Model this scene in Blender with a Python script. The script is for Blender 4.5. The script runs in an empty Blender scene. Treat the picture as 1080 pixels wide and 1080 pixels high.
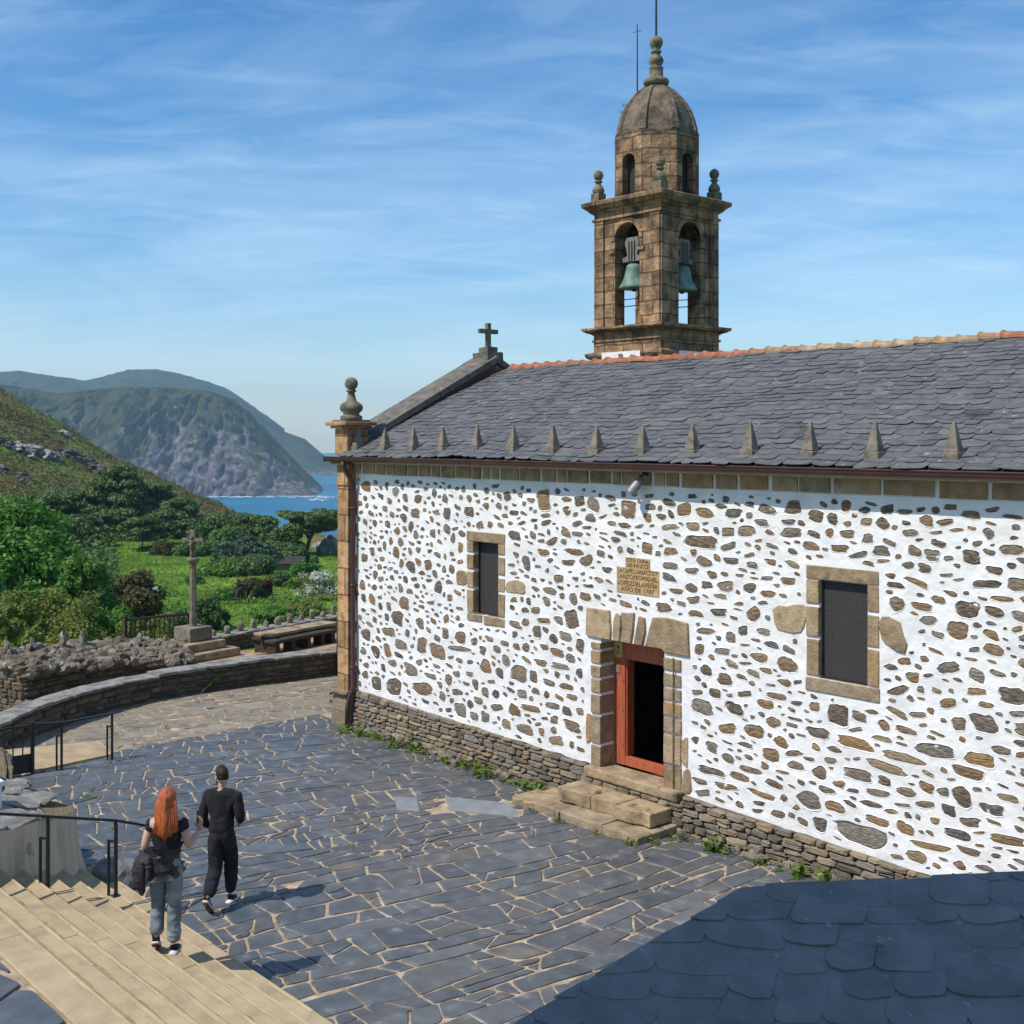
import bpy, bmesh, math, random
import numpy as np
from mathutils import Vector, Matrix, noise
from mathutils.geometry import delaunay_2d_cdt
R = math.radians
PI = math.pi
scene = bpy.context.scene
COL = scene.collection
rng = random.Random(7)

# ---------------------------------------------------------------- camera frame (used for measuring the place)
CAM = Vector((20.803, -13.998, 6.0))
TH = math.atan(1120 / 1250.0)
FW = Vector((-math.cos(TH), math.sin(TH), 0))
RT = Vector((math.sin(TH), math.cos(TH), 0))
def uv(u, v, z=0.0):
    """a point of the landscape: u metres right of and v metres beyond the viewpoint"""
    return Vector((CAM.x + FW.x * v + RT.x * u, CAM.y + FW.y * v + RT.y * u, z))
def u_of(px, v): return (px - 540) / 1250.0 * v
def z_of(py, v): return 6.0 - (py - 460) / 1250.0 * v

# ---------------------------------------------------------------- materials
def rgb(c): return (c[0], c[1], c[2], 1.0)
def ramp_set(node, cols, lo=0.3, hi=0.7, const=False):
    cr = node.color_ramp
    if const: cr.interpolation = 'CONSTANT'
    n = len(cols)
    while len(cr.elements) > 1: cr.elements.remove(cr.elements[-1])
    cr.elements[0].position = lo; cr.elements[0].color = rgb(cols[0])
    for i, c in enumerate(cols[1:], 1):
        e = cr.elements.new(lo + (hi - lo) * i / (n - 1)); e.color = rgb(c)
def M(name, cols, scale=4.0, rough=0.8, bump=0.3, bscale=25.0, isl=None, islmix=0.6, spots=None, spec=0.3,
      stretch=None, detail=6.0, dist=0.02, trans=0.0, metal=0.0, spots2=None, lo=0.32, hi=0.68, brick=None, soft=.10):
    m = bpy.data.materials.new(name); m.use_nodes = True
    nt = m.node_tree; N = nt.nodes; L = nt.links
    b = N['Principled BSDF']
    tc = N.new('ShaderNodeTexCoord'); src = tc.outputs['Object']
    if stretch:
        mp = N.new('ShaderNodeMapping'); mp.inputs['Scale'].default_value = stretch
        L.new(src, mp.inputs['Vector']); src = mp.outputs['Vector']
    no = N.new('ShaderNodeTexNoise'); no.inputs['Scale'].default_value = scale; no.inputs['Detail'].default_value = detail
    L.new(src, no.inputs['Vector'])
    rp = N.new('ShaderNodeValToRGB'); ramp_set(rp, cols, lo, hi)
    L.new(no.outputs['Fac'], rp.inputs['Fac']); col = rp.outputs['Color']
    if isl:
        ge = N.new('ShaderNodeNewGeometry')
        r2 = N.new('ShaderNodeValToRGB'); ramp_set(r2, isl, 0.0, 1.0)
        L.new(ge.outputs['Random Per Island'], r2.inputs['Fac'])
        mx = N.new('ShaderNodeMix'); mx.data_type = 'RGBA'; mx.inputs[0].default_value = islmix
        L.new(col, mx.inputs[6]); L.new(r2.outputs['Color'], mx.inputs[7]); col = mx.outputs[2]
    for sp in (spots, spots2):
        if sp:
            c, sc, th = sp
            n2 = N.new('ShaderNodeTexNoise'); n2.inputs['Scale'].default_value = sc; n2.inputs['Detail'].default_value = 5
            L.new(tc.outputs['Object'], n2.inputs['Vector'])
            r3 = N.new('ShaderNodeValToRGB'); r3.color_ramp.elements[0].position = th; r3.color_ramp.elements[1].position = th + soft
            L.new(n2.outputs['Fac'], r3.inputs['Fac'])
            mx = N.new('ShaderNodeMix'); mx.data_type = 'RGBA'; mx.inputs[7].default_value = rgb(c)
            L.new(r3.outputs['Color'], mx.inputs[0]); L.new(col, mx.inputs[6]); col = mx.outputs[2]
    bh = None
    if brick:
        # dressed courses: u runs along either horizontal axis, v is the height
        bw_, bh_, mo, dark = brick
        sp_ = N.new('ShaderNodeSeparateXYZ'); L.new(tc.outputs['Object'], sp_.inputs[0])
        a1 = N.new('ShaderNodeMath'); a1.operation = 'ADD'; L.new(sp_.outputs[0], a1.inputs[0]); L.new(sp_.outputs[1], a1.inputs[1])
        wn = N.new('ShaderNodeTexNoise'); wn.inputs['Scale'].default_value = 1.7; L.new(tc.outputs['Object'], wn.inputs['Vector'])
        a2 = N.new('ShaderNodeMath'); a2.operation = 'MULTIPLY_ADD'; a2.inputs[1].default_value = .10; L.new(wn.outputs['Fac'], a2.inputs[0]); L.new(sp_.outputs[2], a2.inputs[2])
        cm = N.new('ShaderNodeCombineXYZ'); L.new(a1.outputs[0], cm.inputs[0]); L.new(a2.outputs[0], cm.inputs[1])
        bk = N.new('ShaderNodeTexBrick'); bk.inputs['Scale'].default_value = 1.0; bk.inputs['Brick Width'].default_value = bw_; bk.inputs['Row Height'].default_value = bh_; bk.inputs['Mortar Size'].default_value = mo; bk.inputs['Mortar Smooth'].default_value = .4; bk.inputs['Bias'].default_value = 0.0
        bk.inputs['Color1'].default_value = (.76,.72,.68,1); bk.inputs['Color2'].default_value = (1.2,1.16,1.10,1); bk.inputs['Mortar'].default_value = (dark,dark,dark,1); L.new(cm.outputs[0], bk.inputs['Vector'])
        mu = N.new('ShaderNodeMix'); mu.data_type = 'RGBA'; mu.blend_type = 'MULTIPLY'; mu.inputs[0].default_value = 1.0; L.new(col, mu.inputs[6]); L.new(bk.outputs['Color'], mu.inputs[7]); col = mu.outputs[2]; bh = bk.outputs['Fac']
    L.new(col, b.inputs['Base Color'])
    b.inputs['Roughness'].default_value = rough
    b.inputs['Specular IOR Level'].default_value = spec
    b.inputs['Metallic'].default_value = metal
    if bump:
        n3 = N.new('ShaderNodeTexNoise'); n3.inputs['Scale'].default_value = bscale; n3.inputs['Detail'].default_value = 6
        L.new(src, n3.inputs['Vector'])
        bp = N.new('ShaderNodeBump'); bp.inputs['Strength'].default_value = bump; bp.inputs['Distance'].default_value = dist
        hh = n3.outputs['Fac']
        if bh is not None:
            sb = N.new('ShaderNodeMath'); sb.operation = 'SUBTRACT'; L.new(hh, sb.inputs[0]); L.new(bh, sb.inputs[1]); hh = sb.outputs[0]
        L.new(hh, bp.inputs['Height']); L.new(bp.outputs['Normal'], b.inputs['Normal'])
    if trans:
        tr = N.new('ShaderNodeBsdfTranslucent'); L.new(col, tr.inputs['Color'])
        ms = N.new('ShaderNodeMixShader'); ms.inputs[0].default_value = trans
        L.new(b.outputs[0], ms.inputs[1]); L.new(tr.outputs[0], ms.inputs[2])
        L.new(ms.outputs[0], N['Material Output'].inputs['Surface'])
    return m

PLASTER = M('white limewash', [(.70,.69,.67),(.78,.775,.76),(.82,.815,.80)], 2.2, .88, .7, 7, dist=.03, spec=.15, spots=((.66,.63,.56), 1.1, .60), soft=.22)
FIELD = M('field stones', [(.03,.026,.022),(.17,.13,.09),(.46,.37,.25)], 16, .85, .8, 22,
          isl=[(.075,.08,.085),(.19,.135,.09),(.32,.175,.07),(.15,.15,.142),(.34,.25,.145),(.065,.058,.054),(.25,.15,.08),(.21,.20,.18),(.10,.078,.062),(.38,.22,.085),(.085,.085,.09),(.28,.25,.21),(.16,.11,.08)], islmix=.6, dist=.04, stretch=(.6,1,2.0), spots=((.70,.69,.66), 5.5, .665), soft=.06)
ASHLAR = M('golden ashlar', [(.14,.10,.06),(.33,.225,.12),(.46,.36,.23)], 6, .85, .6, 26, isl=[(.44,.26,.10),(.20,.15,.10),(.46,.35,.21),(.24,.20,.16),(.38,.22,.10)], islmix=.55, spots=((.12,.10,.075), 4, .58), dist=.03, soft=.2)
PILAST = M('orange granite', [(.24,.135,.065),(.43,.25,.12),(.47,.34,.21)], 5, .88, .8, 32, spots=((.15,.11,.075), 4, .60), dist=.02, brick=(3.0,.55,.02,.45), soft=.2)
TOWER = M('weathered granite', [(.095,.066,.046),(.26,.17,.10),(.44,.275,.15)], 3.0, .9, 1.0, 12, spots=((.07,.056,.044), 2.6, .53), dist=.04, brick=(.62,.33,.018,.48), soft=.22, spots2=((.36,.33,.27), 7, .68))
DOMEST = M('dark lichen granite', [(.075,.06,.047),(.145,.11,.077),(.22,.16,.10)], 3.5, .92, .9, 14, spots=((.38,.36,.32), 7, .63), dist=.04, spots2=((.06,.052,.042), 2.5, .54), soft=.18)
MOSSY = M('mossy carved granite', [(.08,.075,.055),(.17,.15,.10),(.24,.19,.12)], 7, .92, .8, 30, spots=((.32,.30,.24), 12, .66), dist=.015)
SPIKE = M('grey granite', [(.11,.10,.08),(.20,.17,.13),(.25,.21,.15)], 9, .92, .7, 45, dist=.012)
SLATE = M('roof slate', [(.055,.056,.058),(.105,.105,.107),(.18,.177,.17)], 5.0, .6, .9, 12, isl=[(.065,.068,.073),(.13,.128,.126),(.09,.092,.098),(.17,.163,.152),(.08,.085,.094),(.125,.115,.105),(.10,.103,.112)], islmix=.55, spots=((.40,.40,.38), 8, .665), spots2=((.05,.05,.05), 1.2, .62), spec=.45, dist=.012, stretch=(1,2.5,2.5))
SLATE2 = M('dark slate', [(.105,.10,.10),(.155,.148,.146),(.22,.21,.205)], 6, .65, .9, 14, isl=[(.115,.11,.11),(.18,.172,.17),(.145,.138,.137)], islmix=.5, spots=((.30,.30,.29), 18, .68), spec=.4, dist=.014)
PAVE = M('slate paving', [(.040,.045,.052),(.085,.093,.104),(.16,.166,.172)], 4.0, .5, .6, 14, isl=[(.050,.060,.074),(.095,.107,.123),(.065,.074,.085),(.122,.122,.12),(.056,.072,.094),(.148,.152,.155),(.078,.09,.107),(.122,.108,.09),(.07,.081,.098),(.105,.10,.092),(.06,.072,.088)], islmix=.6, spots=((.19,.20,.21), 4, .62), spec=.45, dist=.012, spots2=((.20,.16,.11), .8, .64), soft=.12)
FLAG = M('rough flagstones', [(.13,.115,.085),(.23,.20,.15),(.30,.26,.20)], 3.0, .9, .6, 14, isl=[(.12,.115,.105),(.25,.20,.14),(.18,.165,.14),(.31,.27,.21),(.15,.15,.14),(.28,.22,.14)], islmix=.6, spots=((.11,.13,.04), 1.4, .63), dist=.015)
JOINT = M('sandy joints', [(.22,.16,.105),(.36,.275,.19),(.50,.41,.30)], 6, .95, .8, 40, spots=((.10,.13,.03), 1.1, .65), spots2=((.20,.12,.06), 3.0, .64), dist=.012)
SANDST = M('sandstone steps', [(.21,.15,.085),(.37,.28,.165),(.47,.37,.23)], 3.2, .85, .5, 45, spots=((.27,.21,.13), 2.0, .58), dist=.01, soft=.2, spots2=((.56,.46,.31), 14, .66), isl=[(.33,.25,.15),(.42,.33,.205),(.36,.275,.165),(.44,.355,.23),(.32,.245,.145)], islmix=.5)
TREADBAND = M('tread band', [(.24,.17,.09),(.36,.26,.14)], 7, .95, .4, 30)
NOSING = M('worn step edge', [(.40,.305,.17),(.51,.40,.245)], 5, .8, .3, 30, dist=.006)
OLDPL = M('stained plaster', [(.36,.33,.24),(.52,.48,.36),(.60,.56,.43)], 2.0, .9, .35, 20, stretch=(2.5,2.5,.5), spots=((.20,.19,.13), 2.6, .62), dist=.01)
RUBBLE = M('dark rubble', [(.045,.04,.028),(.115,.095,.06),(.20,.16,.10)], 5, .92, .9, 24, isl=[(.045,.04,.032),(.17,.13,.085),(.09,.085,.078),(.24,.175,.10),(.05,.045,.036),(.14,.13,.115)], islmix=.65, spots=((.07,.085,.025), 2.2, .63), dist=.03)
PLINTH = M('plinth rubble', [(.10,.085,.06),(.20,.165,.12),(.29,.235,.165)], 6, .92, .9, 24, isl=[(.075,.068,.056),(.27,.20,.125),(.16,.15,.135),(.38,.29,.18),(.065,.056,.045),(.22,.21,.19),(.30,.19,.10)], islmix=.65, spots=((.09,.10,.035), 2.2, .64), dist=.03)
ROCK = M('grey dry stone', [(.05,.04,.03),(.15,.12,.088),(.29,.25,.20)], 5, .92, .9, 18, isl=[(.07,.055,.04),(.20,.16,.115),(.12,.098,.072),(.29,.25,.195),(.085,.068,.05)], islmix=.55, spots=((.45,.43,.39), 4.0, .64), dist=.04)
COPING = M('lichened coping', [(.12,.115,.105),(.215,.205,.185),(.30,.285,.255)], 4, .92, .7, 20, spots=((.5,.48,.44), 6, .68), dist=.02)
GABLEST = M('gable coping stone', [(.085,.08,.072),(.14,.128,.11),(.19,.165,.13)], 5, .92, .7, 20, spots=((.62,.60,.56), 3.2, .70), spots2=((.26,.16,.08), 2.7, .66), dist=.02)
CORN = M('cream moulding', [(.30,.25,.17),(.42,.36,.25)], 5, .85, .4, 25, spots=((.20,.16,.11), 5, .64))
BROWN = M('dark brown metal', [(.055,.022,.018),(.085,.034,.027)], 3, .45, .1, 20, spec=.5)
REDDOOR = M('red painted wood', [(.33,.075,.035),(.46,.12,.055)], 4, .5, .25, 30, stretch=(6,6,.6), spots=((.30,.10,.055), 7, .66), spec=.4, dist=.004)
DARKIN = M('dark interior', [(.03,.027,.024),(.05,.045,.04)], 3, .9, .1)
SCREEN = M('window mesh', [(.028,.025,.025),(.052,.046,.046)], 60, .6, .6, 160, dist=.006, spec=.4)
CLAY = M('clay ridge tile', [(.10,.045,.03),(.26,.095,.052),(.40,.19,.12)], 7, .85, .5, 30, isl=[(.34,.11,.06),(.42,.17,.09),(.24,.085,.05)], islmix=.45, spots=((.42,.33,.20), 6, .67))
CLAYL = M('lichened ridge tile', [(.10,.055,.03),(.29,.17,.075),(.46,.38,.26)], 8, .9, .6, 30, isl=[(.40,.26,.09),(.36,.31,.22),(.32,.17,.08),(.46,.42,.34)], islmix=.45, spots=((.36,.13,.07), 5, .6))
IRON = M('black iron', [(.012,.012,.013),(.025,.024,.024)], 8, .45, .15, 40, spec=.5)
GREENIRON = M('dark green iron', [(.012,.030,.026),(.020,.045,.040)], 8, .5, .15, 40, spec=.5)
BRONZE = M('verdigris bronze', [(.075,.13,.105),(.13,.215,.175),(.20,.30,.25)], 5, .65, .3, 20, metal=.15, spots=((.05,.09,.075), 4, .64))
WOODG = M('grey weathered wood', [(.12,.105,.09),(.19,.17,.15),(.24,.22,.20)], 4, .85, .4, 30, stretch=(4,4,.7))
WOODD = M('dark wood', [(.035,.025,.018),(.075,.052,.035)], 4, .8, .4, 30, stretch=(.8,4,4))
ALU = M('galvanised metal', [(.20,.205,.21),(.27,.275,.28)], 10, .5, .05, metal=.3)
SLABST = M('brown step stone', [(.13,.10,.065),(.31,.235,.15),(.47,.37,.25)], 3.5, .9, .9, 12, isl=[(.46,.32,.15),(.25,.19,.13),(.36,.29,.2)], islmix=.4, spots=((.55,.32,.12), 1.6, .60), spots2=((.075,.062,.045), 3.2, .58), dist=.03, soft=.14)
YELLOW = M('yellow notice', [(.50,.40,.10),(.58,.46,.12)], 4, .5, 0)
GREYPL = M('grey plate', [(.17,.15,.12),(.22,.2,.16)], 6, .5, 0)
PLAQUE = M('plaque stone', [(.36,.22,.09),(.46,.30,.14),(.52,.39,.22)], 9, .9, .6, 60, dist=.006)
CARVED = M('carved letters', [(.075,.05,.028),(.10,.07,.04)], 9, .9, 0)
PALEBLUE = M('white painted metal', [(.72,.75,.78),(.78,.80,.82)], 3, .4, 0)
PALESLAB = M('pale slate slab', [(.17,.185,.195),(.235,.25,.255)], 3, .6, .3, 20, dist=.006)
EARTH = M('red garden earth', [(.36,.20,.10),(.44,.27,.15)], 2.5, .95, .6, 12, spots=((.10,.17,.025), .55, .50), dist=.03)

# ---------------------------------------------------------------- mesh helpers
class MB:
    def __init__(s): s.v = []; s.f = []
    def add(s, vs, fs):
        o = len(s.v); s.v += [tuple(p) for p in vs]; s.f += [tuple(i + o for i in f) for f in fs]
    def box(s, a, b, jit=0.0, r=rng):
        (x0,y0,z0),(x1,y1,z1) = a, b
        vs = [(x0,y0,z0),(x1,y0,z0),(x1,y1,z0),(x0,y1,z0),(x0,y0,z1),(x1,y0,z1),(x1,y1,z1),(x0,y1,z1)]
        if jit: vs = [(p[0]+r.uniform(-jit,jit), p[1]+r.uniform(-jit,jit), p[2]+r.uniform(-jit,jit)) for p in vs]
        s.add(vs, [(0,3,2,1),(4,5,6,7),(0,1,5,4),(1,2,6,5),(2,3,7,6),(3,0,4,7)])
    def bar(s, p, q, w, h=None, up=Vector((0,0,1))):
        """box-section bar from p to q"""
        p = Vector(p); q = Vector(q); h = h or w; d = (q - p).normalized()
        if abs(d.dot(up)) > .95: up = Vector((0,1,0))
        a = d.cross(up).normalized() * (w/2); b = a.cross(d).normalized() * (h/2)
        vs = [p-a-b, p+a-b, p+a+b, p-a+b, q-a-b, q+a-b, q+a+b, q-a+b]
        s.add(vs, [(0,3,2,1),(4,5,6,7),(0,1,5,4),(1,2,6,5),(2,3,7,6),(3,0,4,7)])
    def tube(s, pts, rad, n=8, cap=True):
        pts = [Vector(p) for p in pts]; k = len(pts)
        rads = rad if isinstance(rad, (list, tuple)) else [rad]*k
        vs = []; fs = []
        ref = None
        for i, p in enumerate(pts):
            d = (pts[min(i+1,k-1)] - pts[max(i-1,0)]).normalized()
            if ref is None:
                ref = d.orthogonal().normalized()
            a = (ref - d * ref.dot(d)).normalized(); ref = a; b = d.cross(a)
            for j in range(n):
                t = 2*PI*j/n; vs.append(p + (a*math.cos(t) + b*math.sin(t))*rads[i])
        for i in range(k-1):
            for j in range(n):
                fs.append((i*n+j, i*n+(j+1)%n, (i+1)*n+(j+1)%n, (i+1)*n+j))
        if cap:
            fs.append(tuple(range(n))[::-1]); fs.append(tuple((k-1)*n+j for j in range(n)))
        s.add(vs, fs)
    def lathe(s, prof, c=(0,0,0), n=16, rot=0.0):
        vs = []; fs = []; k = len(prof)
        for (r, z) in prof:
            for j in range(n):
                t = 2*PI*j/n + rot; vs.append((c[0]+r*math.cos(t), c[1]+r*math.sin(t), c[2]+z))
        for i in range(k-1):
            for j in range(n): fs.append((i*n+j, i*n+(j+1)%n, (i+1)*n+(j+1)%n, (i+1)*n+j))
        fs.append(tuple(range(n))[::-1]); fs.append(tuple((k-1)*n+j for j in range(n)))
        s.add(vs, fs)
    def prism(s, poly, d):
        """poly: list of 3-D points, d: extrusion vector"""
        d = Vector(d); n = len(poly); vs = [Vector(p) for p in poly] + [Vector(p)+d for p in poly]
        fs = [tuple(range(n))[::-1], tuple(range(n, 2*n))] + [(i,(i+1)%n,n+(i+1)%n,n+i) for i in range(n)]
        s.add(vs, fs)
    def ico(s, c, sc, sub=2, amp=.25, freq=1.3, seed=0, rot=None):
        bm = bmesh.new(); bmesh.ops.create_icosphere(bm, subdivisions=sub, radius=1)
        off = Vector((seed*7.13, seed*3.7, seed*1.9)); vs = []
        for v in bm.verts:
            p = v.co.copy(); k = 1 + amp*noise.noise(p*freq + off)*1.6
            p = Vector((p.x*sc[0], p.y*sc[1], p.z*sc[2]))*k
            if rot: p = rot @ p
            vs.append(p + Vector(c))
        bm.verts.index_update()
        s.add(vs, [tuple(v.index for v in f.verts) for f in bm.faces]); bm.free()
    def build(s, name, mat, parent=None, smooth=False, fix=True):
        me = bpy.data.meshes.new(name); me.from_pydata(s.v, [], s.f); me.update()
        if fix:
            bm = bmesh.new(); bm.from_mesh(me); bmesh.ops.recalc_face_normals(bm, faces=bm.faces); bm.to_mesh(me); bm.free()
        return link(name, me, mat, parent, smooth)
def link(name, me, mat, parent=None, smooth=False):
    o = bpy.data.objects.new(name, me); COL.objects.link(o)
    for m in (mat if isinstance(mat, (list, tuple)) else [mat]): me.materials.append(m)
    if smooth:
        me.polygons.foreach_set('use_smooth', [True]*len(me.polygons)); me.update()
    if parent is not None:
        o.parent = parent; o.matrix_parent_inverse = Matrix.Translation(parent.location).inverted() if parent.type == 'EMPTY' else Matrix()
    return o
def tag(o, label=None, cat=None, group=None, kind=None):
    if label: o['label'] = label
    if cat: o['category'] = cat
    if group: o['group'] = group
    if kind: o['kind'] = kind
    return o
def thing(name, loc, label, cat, group=None):
    e = bpy.data.objects.new(name, None); COL.objects.link(e); e.location = loc; e.empty_display_size = .2
    return tag(e, label, cat, group)
def struct(o): o['kind'] = 'structure'; return o
def bevel(o, w=.01, seg=2):
    b = o.modifiers.new('b', 'BEVEL'); b.width = w; b.segments = seg; b.limit_method = 'ANGLE'; b.angle_limit = R(40); return o

def rubble(mb, P, Nrm, s0, s1, z0, z1, w, h, depth=.05, gap=.012, r=rng):
    """irregular cushion-faced stones covering a strip; P(s,z) -> point, Nrm(s) -> outward normal"""
    zb = min(z0(s0), z0((s0+s1)/2), z0(s1)); zt = max(z1(s0), z1((s0+s1)/2), z1(s1)); z = zb
    while z < zt:
        ch = h*r.uniform(.6, 1.45); s = s0 - r.uniform(0, w)
        while s < s1:
            ln = w*r.uniform(.5, 1.7); a = max(s, s0); b = min(s+ln, s1); s += ln
            if b - a < .05: continue
            m = (a+b)/2; lo = max(z, z0(m)); hi = min(z+ch, z1(m))
            if hi - lo < .03: continue
            parts = [(lo, hi)]
            if hi-lo > h*1.1 and r.random() < .3: c = lo+(hi-lo)*r.uniform(.4,.6); parts = [(lo,c),(c,hi)]
            for (l2, h2) in parts:
                g = gap*r.uniform(.5, 1.4); A, B, L2, H2 = a+g, b-g, l2+g, h2-g
                if B-A < .03 or H2-L2 < .02: continue
                jx = (B-A)*.10; jz = (H2-L2)*.16
                cx = min((B-A),(H2-L2))*.28
                base = [(A+cx,L2),(B-cx,L2),(B,L2+cx),(B,H2-cx),(B-cx,H2),(A+cx,H2),(A,H2-cx),(A,L2+cx)]
                base = [(x+r.uniform(-jx,jx)*.6, q+r.uniform(-jz,jz)*.6) for x, q in base]
                mx = (A+B)/2; mz = (L2+H2)/2; d = depth*r.uniform(.5, 1.3); n = Nrm(m); vs = []
                for k, dd in ((1.0, -.03), (.97, d*.55), (.70, d)):
                    for x, q in base: vs.append(P(mx+(x-mx)*k, mz+(q-mz)*k) + n*(dd + (r.uniform(-.2,.2)*d if k < .99 else 0)))
                fs = []
                for q in range(2):
                    for i in range(8): fs.append((q*8+i, q*8+(i+1)%8, q*8+8+(i+1)%8, q*8+8+i))
                fs.append(tuple(range(16, 24))); mb.add(vs, fs)
        z += ch

def clip_poly(poly, px, py, nx, ny):
    out = []; n = len(poly)
    for i in range(n):
        a = poly[i]; b = poly[(i+1)%n]
        da = (a[0]-px)*nx+(a[1]-py)*ny; db = (b[0]-px)*nx+(b[1]-py)*ny
        if da <= 0: out.append(a)
        if (da < 0 < db) or (db < 0 < da):
            t = da/(da-db); out.append((a[0]+(b[0]-a[0])*t, a[1]+(b[1]-a[1])*t))
    return out
def inset(poly, d):
    n = len(poly); ar = sum(poly[i][0]*poly[(i+1)%n][1]-poly[(i+1)%n][0]*poly[i][1] for i in range(n))
    if ar < 0: poly = poly[::-1]
    out = poly
    for i in range(n):
        a = poly[i]; b = poly[(i+1)%n]; ex, ey = b[0]-a[0], b[1]-a[1]; l = math.hypot(ex, ey)
        if l < 1e-6: continue
        nx, ny = ey/l, -ex/l
        out = clip_poly(out, a[0]-nx*d, a[1]-ny*d, nx, ny)
        if len(out) < 3: return []
    return out
def area(p): return abs(sum(p[i][0]*p[(i+1)%len(p)][1]-p[(i+1)%len(p)][0]*p[i][1] for i in range(len(p))))/2
def paving(mb, region, a, b, ang, z, r, drop=.12, jit=.32, joint=.018, warp=None, tilt=.006, skip=None, th=.05, round_=.5, seed=1.0, chip=.22):
    """irregular slabs laid in wandering rows: region is a convex polygon; a, b the mean slab length and width along the direction ang"""
    ca, sa = math.cos(ang), math.sin(ang); mg = 6.0 if warp else 1.0
    loc = [(x*ca+y*sa, -x*sa+y*ca) for x, y in region]
    x0 = min(p[0] for p in loc)-mg; x1 = max(p[0] for p in loc)+mg; y0 = min(p[1] for p in loc)-mg; y1 = max(p[1] for p in loc)+mg
    rows = [y0]
    while rows[-1] < y1: rows.append(rows[-1]+b*r.choice((.55,.75,.9,1.0,1.15,1.4)))
    edge = lambda i, s: rows[i]+b*(.50*noise.noise(Vector((s*.55/a*.5, i*.37, seed)))+.28*noise.noise(Vector((s*1.4/a*.5, i*1.9, seed+5))))
    polys = []
    for i in range(len(rows)-1):
        s = x0-r.random()*a; t0 = 0.0
        while s < x1:
            ln = a*r.choice((.35,.5,.65,.8,1.0,1.2,1.5,1.8)); t1 = r.gauss(0, .11)*b*1.4; s2 = s+ln
            A = (s-t0, edge(i, s-t0)); B = (s2-t1, edge(i, s2-t1)); C_ = (s2+t1, edge(i+1, s2+t1)); D_ = (s+t0, edge(i+1, s+t0))
            q = [A, B, C_, D_]; u = r.random()
            if u < .10 and ln > a*.7:
                k = r.uniform(.35,.65); e1 = (A[0]+(B[0]-A[0])*k, A[1]+(B[1]-A[1])*k); k2 = r.uniform(.3,.7); e2 = (D_[0]+(C_[0]-D_[0])*k2, D_[1]+(C_[1]-D_[1])*k2); polys += [[A, e1, e2, D_], [e1, B, C_, e2]]
            elif u < .18 and rows[i+1]-rows[i] > b*.8:
                k = r.uniform(.35,.65); e1 = (A[0]+(D_[0]-A[0])*k, A[1]+(D_[1]-A[1])*k); k2 = r.uniform(.3,.7); e2 = (B[0]+(C_[0]-B[0])*k2, B[1]+(C_[1]-B[1])*k2); polys += [[A, B, e2, e1], [e1, e2, C_, D_]]
            elif u < .20: polys += [[A, B, C_], [A, C_, D_]]
            else: polys.append(q)
            s = s2; t0 = t1
    for poly in polys:
        if r.random() < drop*.03: continue
        for _ in range(2):
            if len(poly) > 3 and r.random() < chip:      # a knocked-off corner
                k = r.randrange(len(poly)); p, o, n_ = poly[k-1], poly[k], poly[(k+1)%len(poly)]; f, g = r.uniform(.08,.28), r.uniform(.08,.28)
                poly = poly[:k]+[(o[0]+(p[0]-o[0])*f, o[1]+(p[1]-o[1])*f), (o[0]+(n_[0]-o[0])*g, o[1]+(n_[1]-o[1])*g)]+poly[k+1:]
        poly = [(x*ca-y*sa, x*sa+y*ca) for x, y in poly]
        if warp: poly = [warp(x, y) for x, y in poly]
        n = len(region)
        for k in range(n):
            p, q = region[k], region[(k+1)%n]; ex, ey = q[0]-p[0], q[1]-p[1]
            poly = clip_poly(poly, p[0], p[1], ey, -ex)
            if len(poly) < 3: break
        if len(poly) < 3 or area(poly) < .008: continue
        cx = sum(p[0] for p in poly)/len(poly); cy = sum(p[1] for p in poly)/len(poly)
        if skip and skip(cx, cy): continue
        poly = inset(poly, joint*r.uniform(.45, 1.5))
        if len(poly) < 3 or area(poly) < .006: continue
        pts = []
        n = len(poly)
        for k in range(n):
            p, q = poly[k], poly[(k+1)%n]; l = math.hypot(q[0]-p[0], q[1]-p[1])
            if l < .02: continue
            c = min(.4*l, .045*round_*r.uniform(.5, 1.6)) / l
            for t in ((c, .5, 1-c) if l > .16 else (c, 1-c)):
                w = r.uniform(-.010, .010) if t == .5 else r.uniform(-.004, .004)
                pts.append((p[0]+(q[0]-p[0])*t-(q[1]-p[1])/l*w, p[1]+(q[1]-p[1])*t+(q[0]-p[0])/l*w))
        if len(pts) < 4: continue
        tx, ty, dz = r.gauss(0, tilt), r.gauss(0, tilt), r.uniform(-.004, .004)
        top = lambda x, y: z+dz+(x-cx)*tx+(y-cy)*ty
        m = len(pts); k2 = 1-.012/max(.08, math.sqrt(area(poly)))
        vs = [(x, y, z-th) for x, y in pts]+[(x, y, top(x, y)-.006) for x, y in pts]+[(cx+(x-cx)*k2, cy+(y-cy)*k2, top(x, y)) for x, y in pts]
        fs = [(q*m+i, q*m+(i+1)%m, q*m+m+(i+1)%m, q*m+m+i) for q in range(2) for i in range(m)]+[tuple(range(2*m, 3*m))]
        mb.add(vs, fs)
def text_mesh(txt, size, ext=.002, align='CENTER'):
    cu = bpy.data.curves.new('lettering', 'FONT'); cu.body = txt; cu.size = size; cu.extrude = ext; cu.align_x = align; cu.align_y = 'CENTER'
    o = bpy.data.objects.new('lettering', cu); COL.objects.link(o)
    dg = bpy.context.evaluated_depsgraph_get(); me = bpy.data.meshes.new_from_object(o.evaluated_get(dg))
    bpy.data.objects.remove(o); return me
HAZE_D, SUN_E, SKY_S, EXPO, SKY_SAT, CLOUD = .00014, 4.7, .152, 0.0, 1.32, (5.2, 6.7, 7.9, 1)
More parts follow.
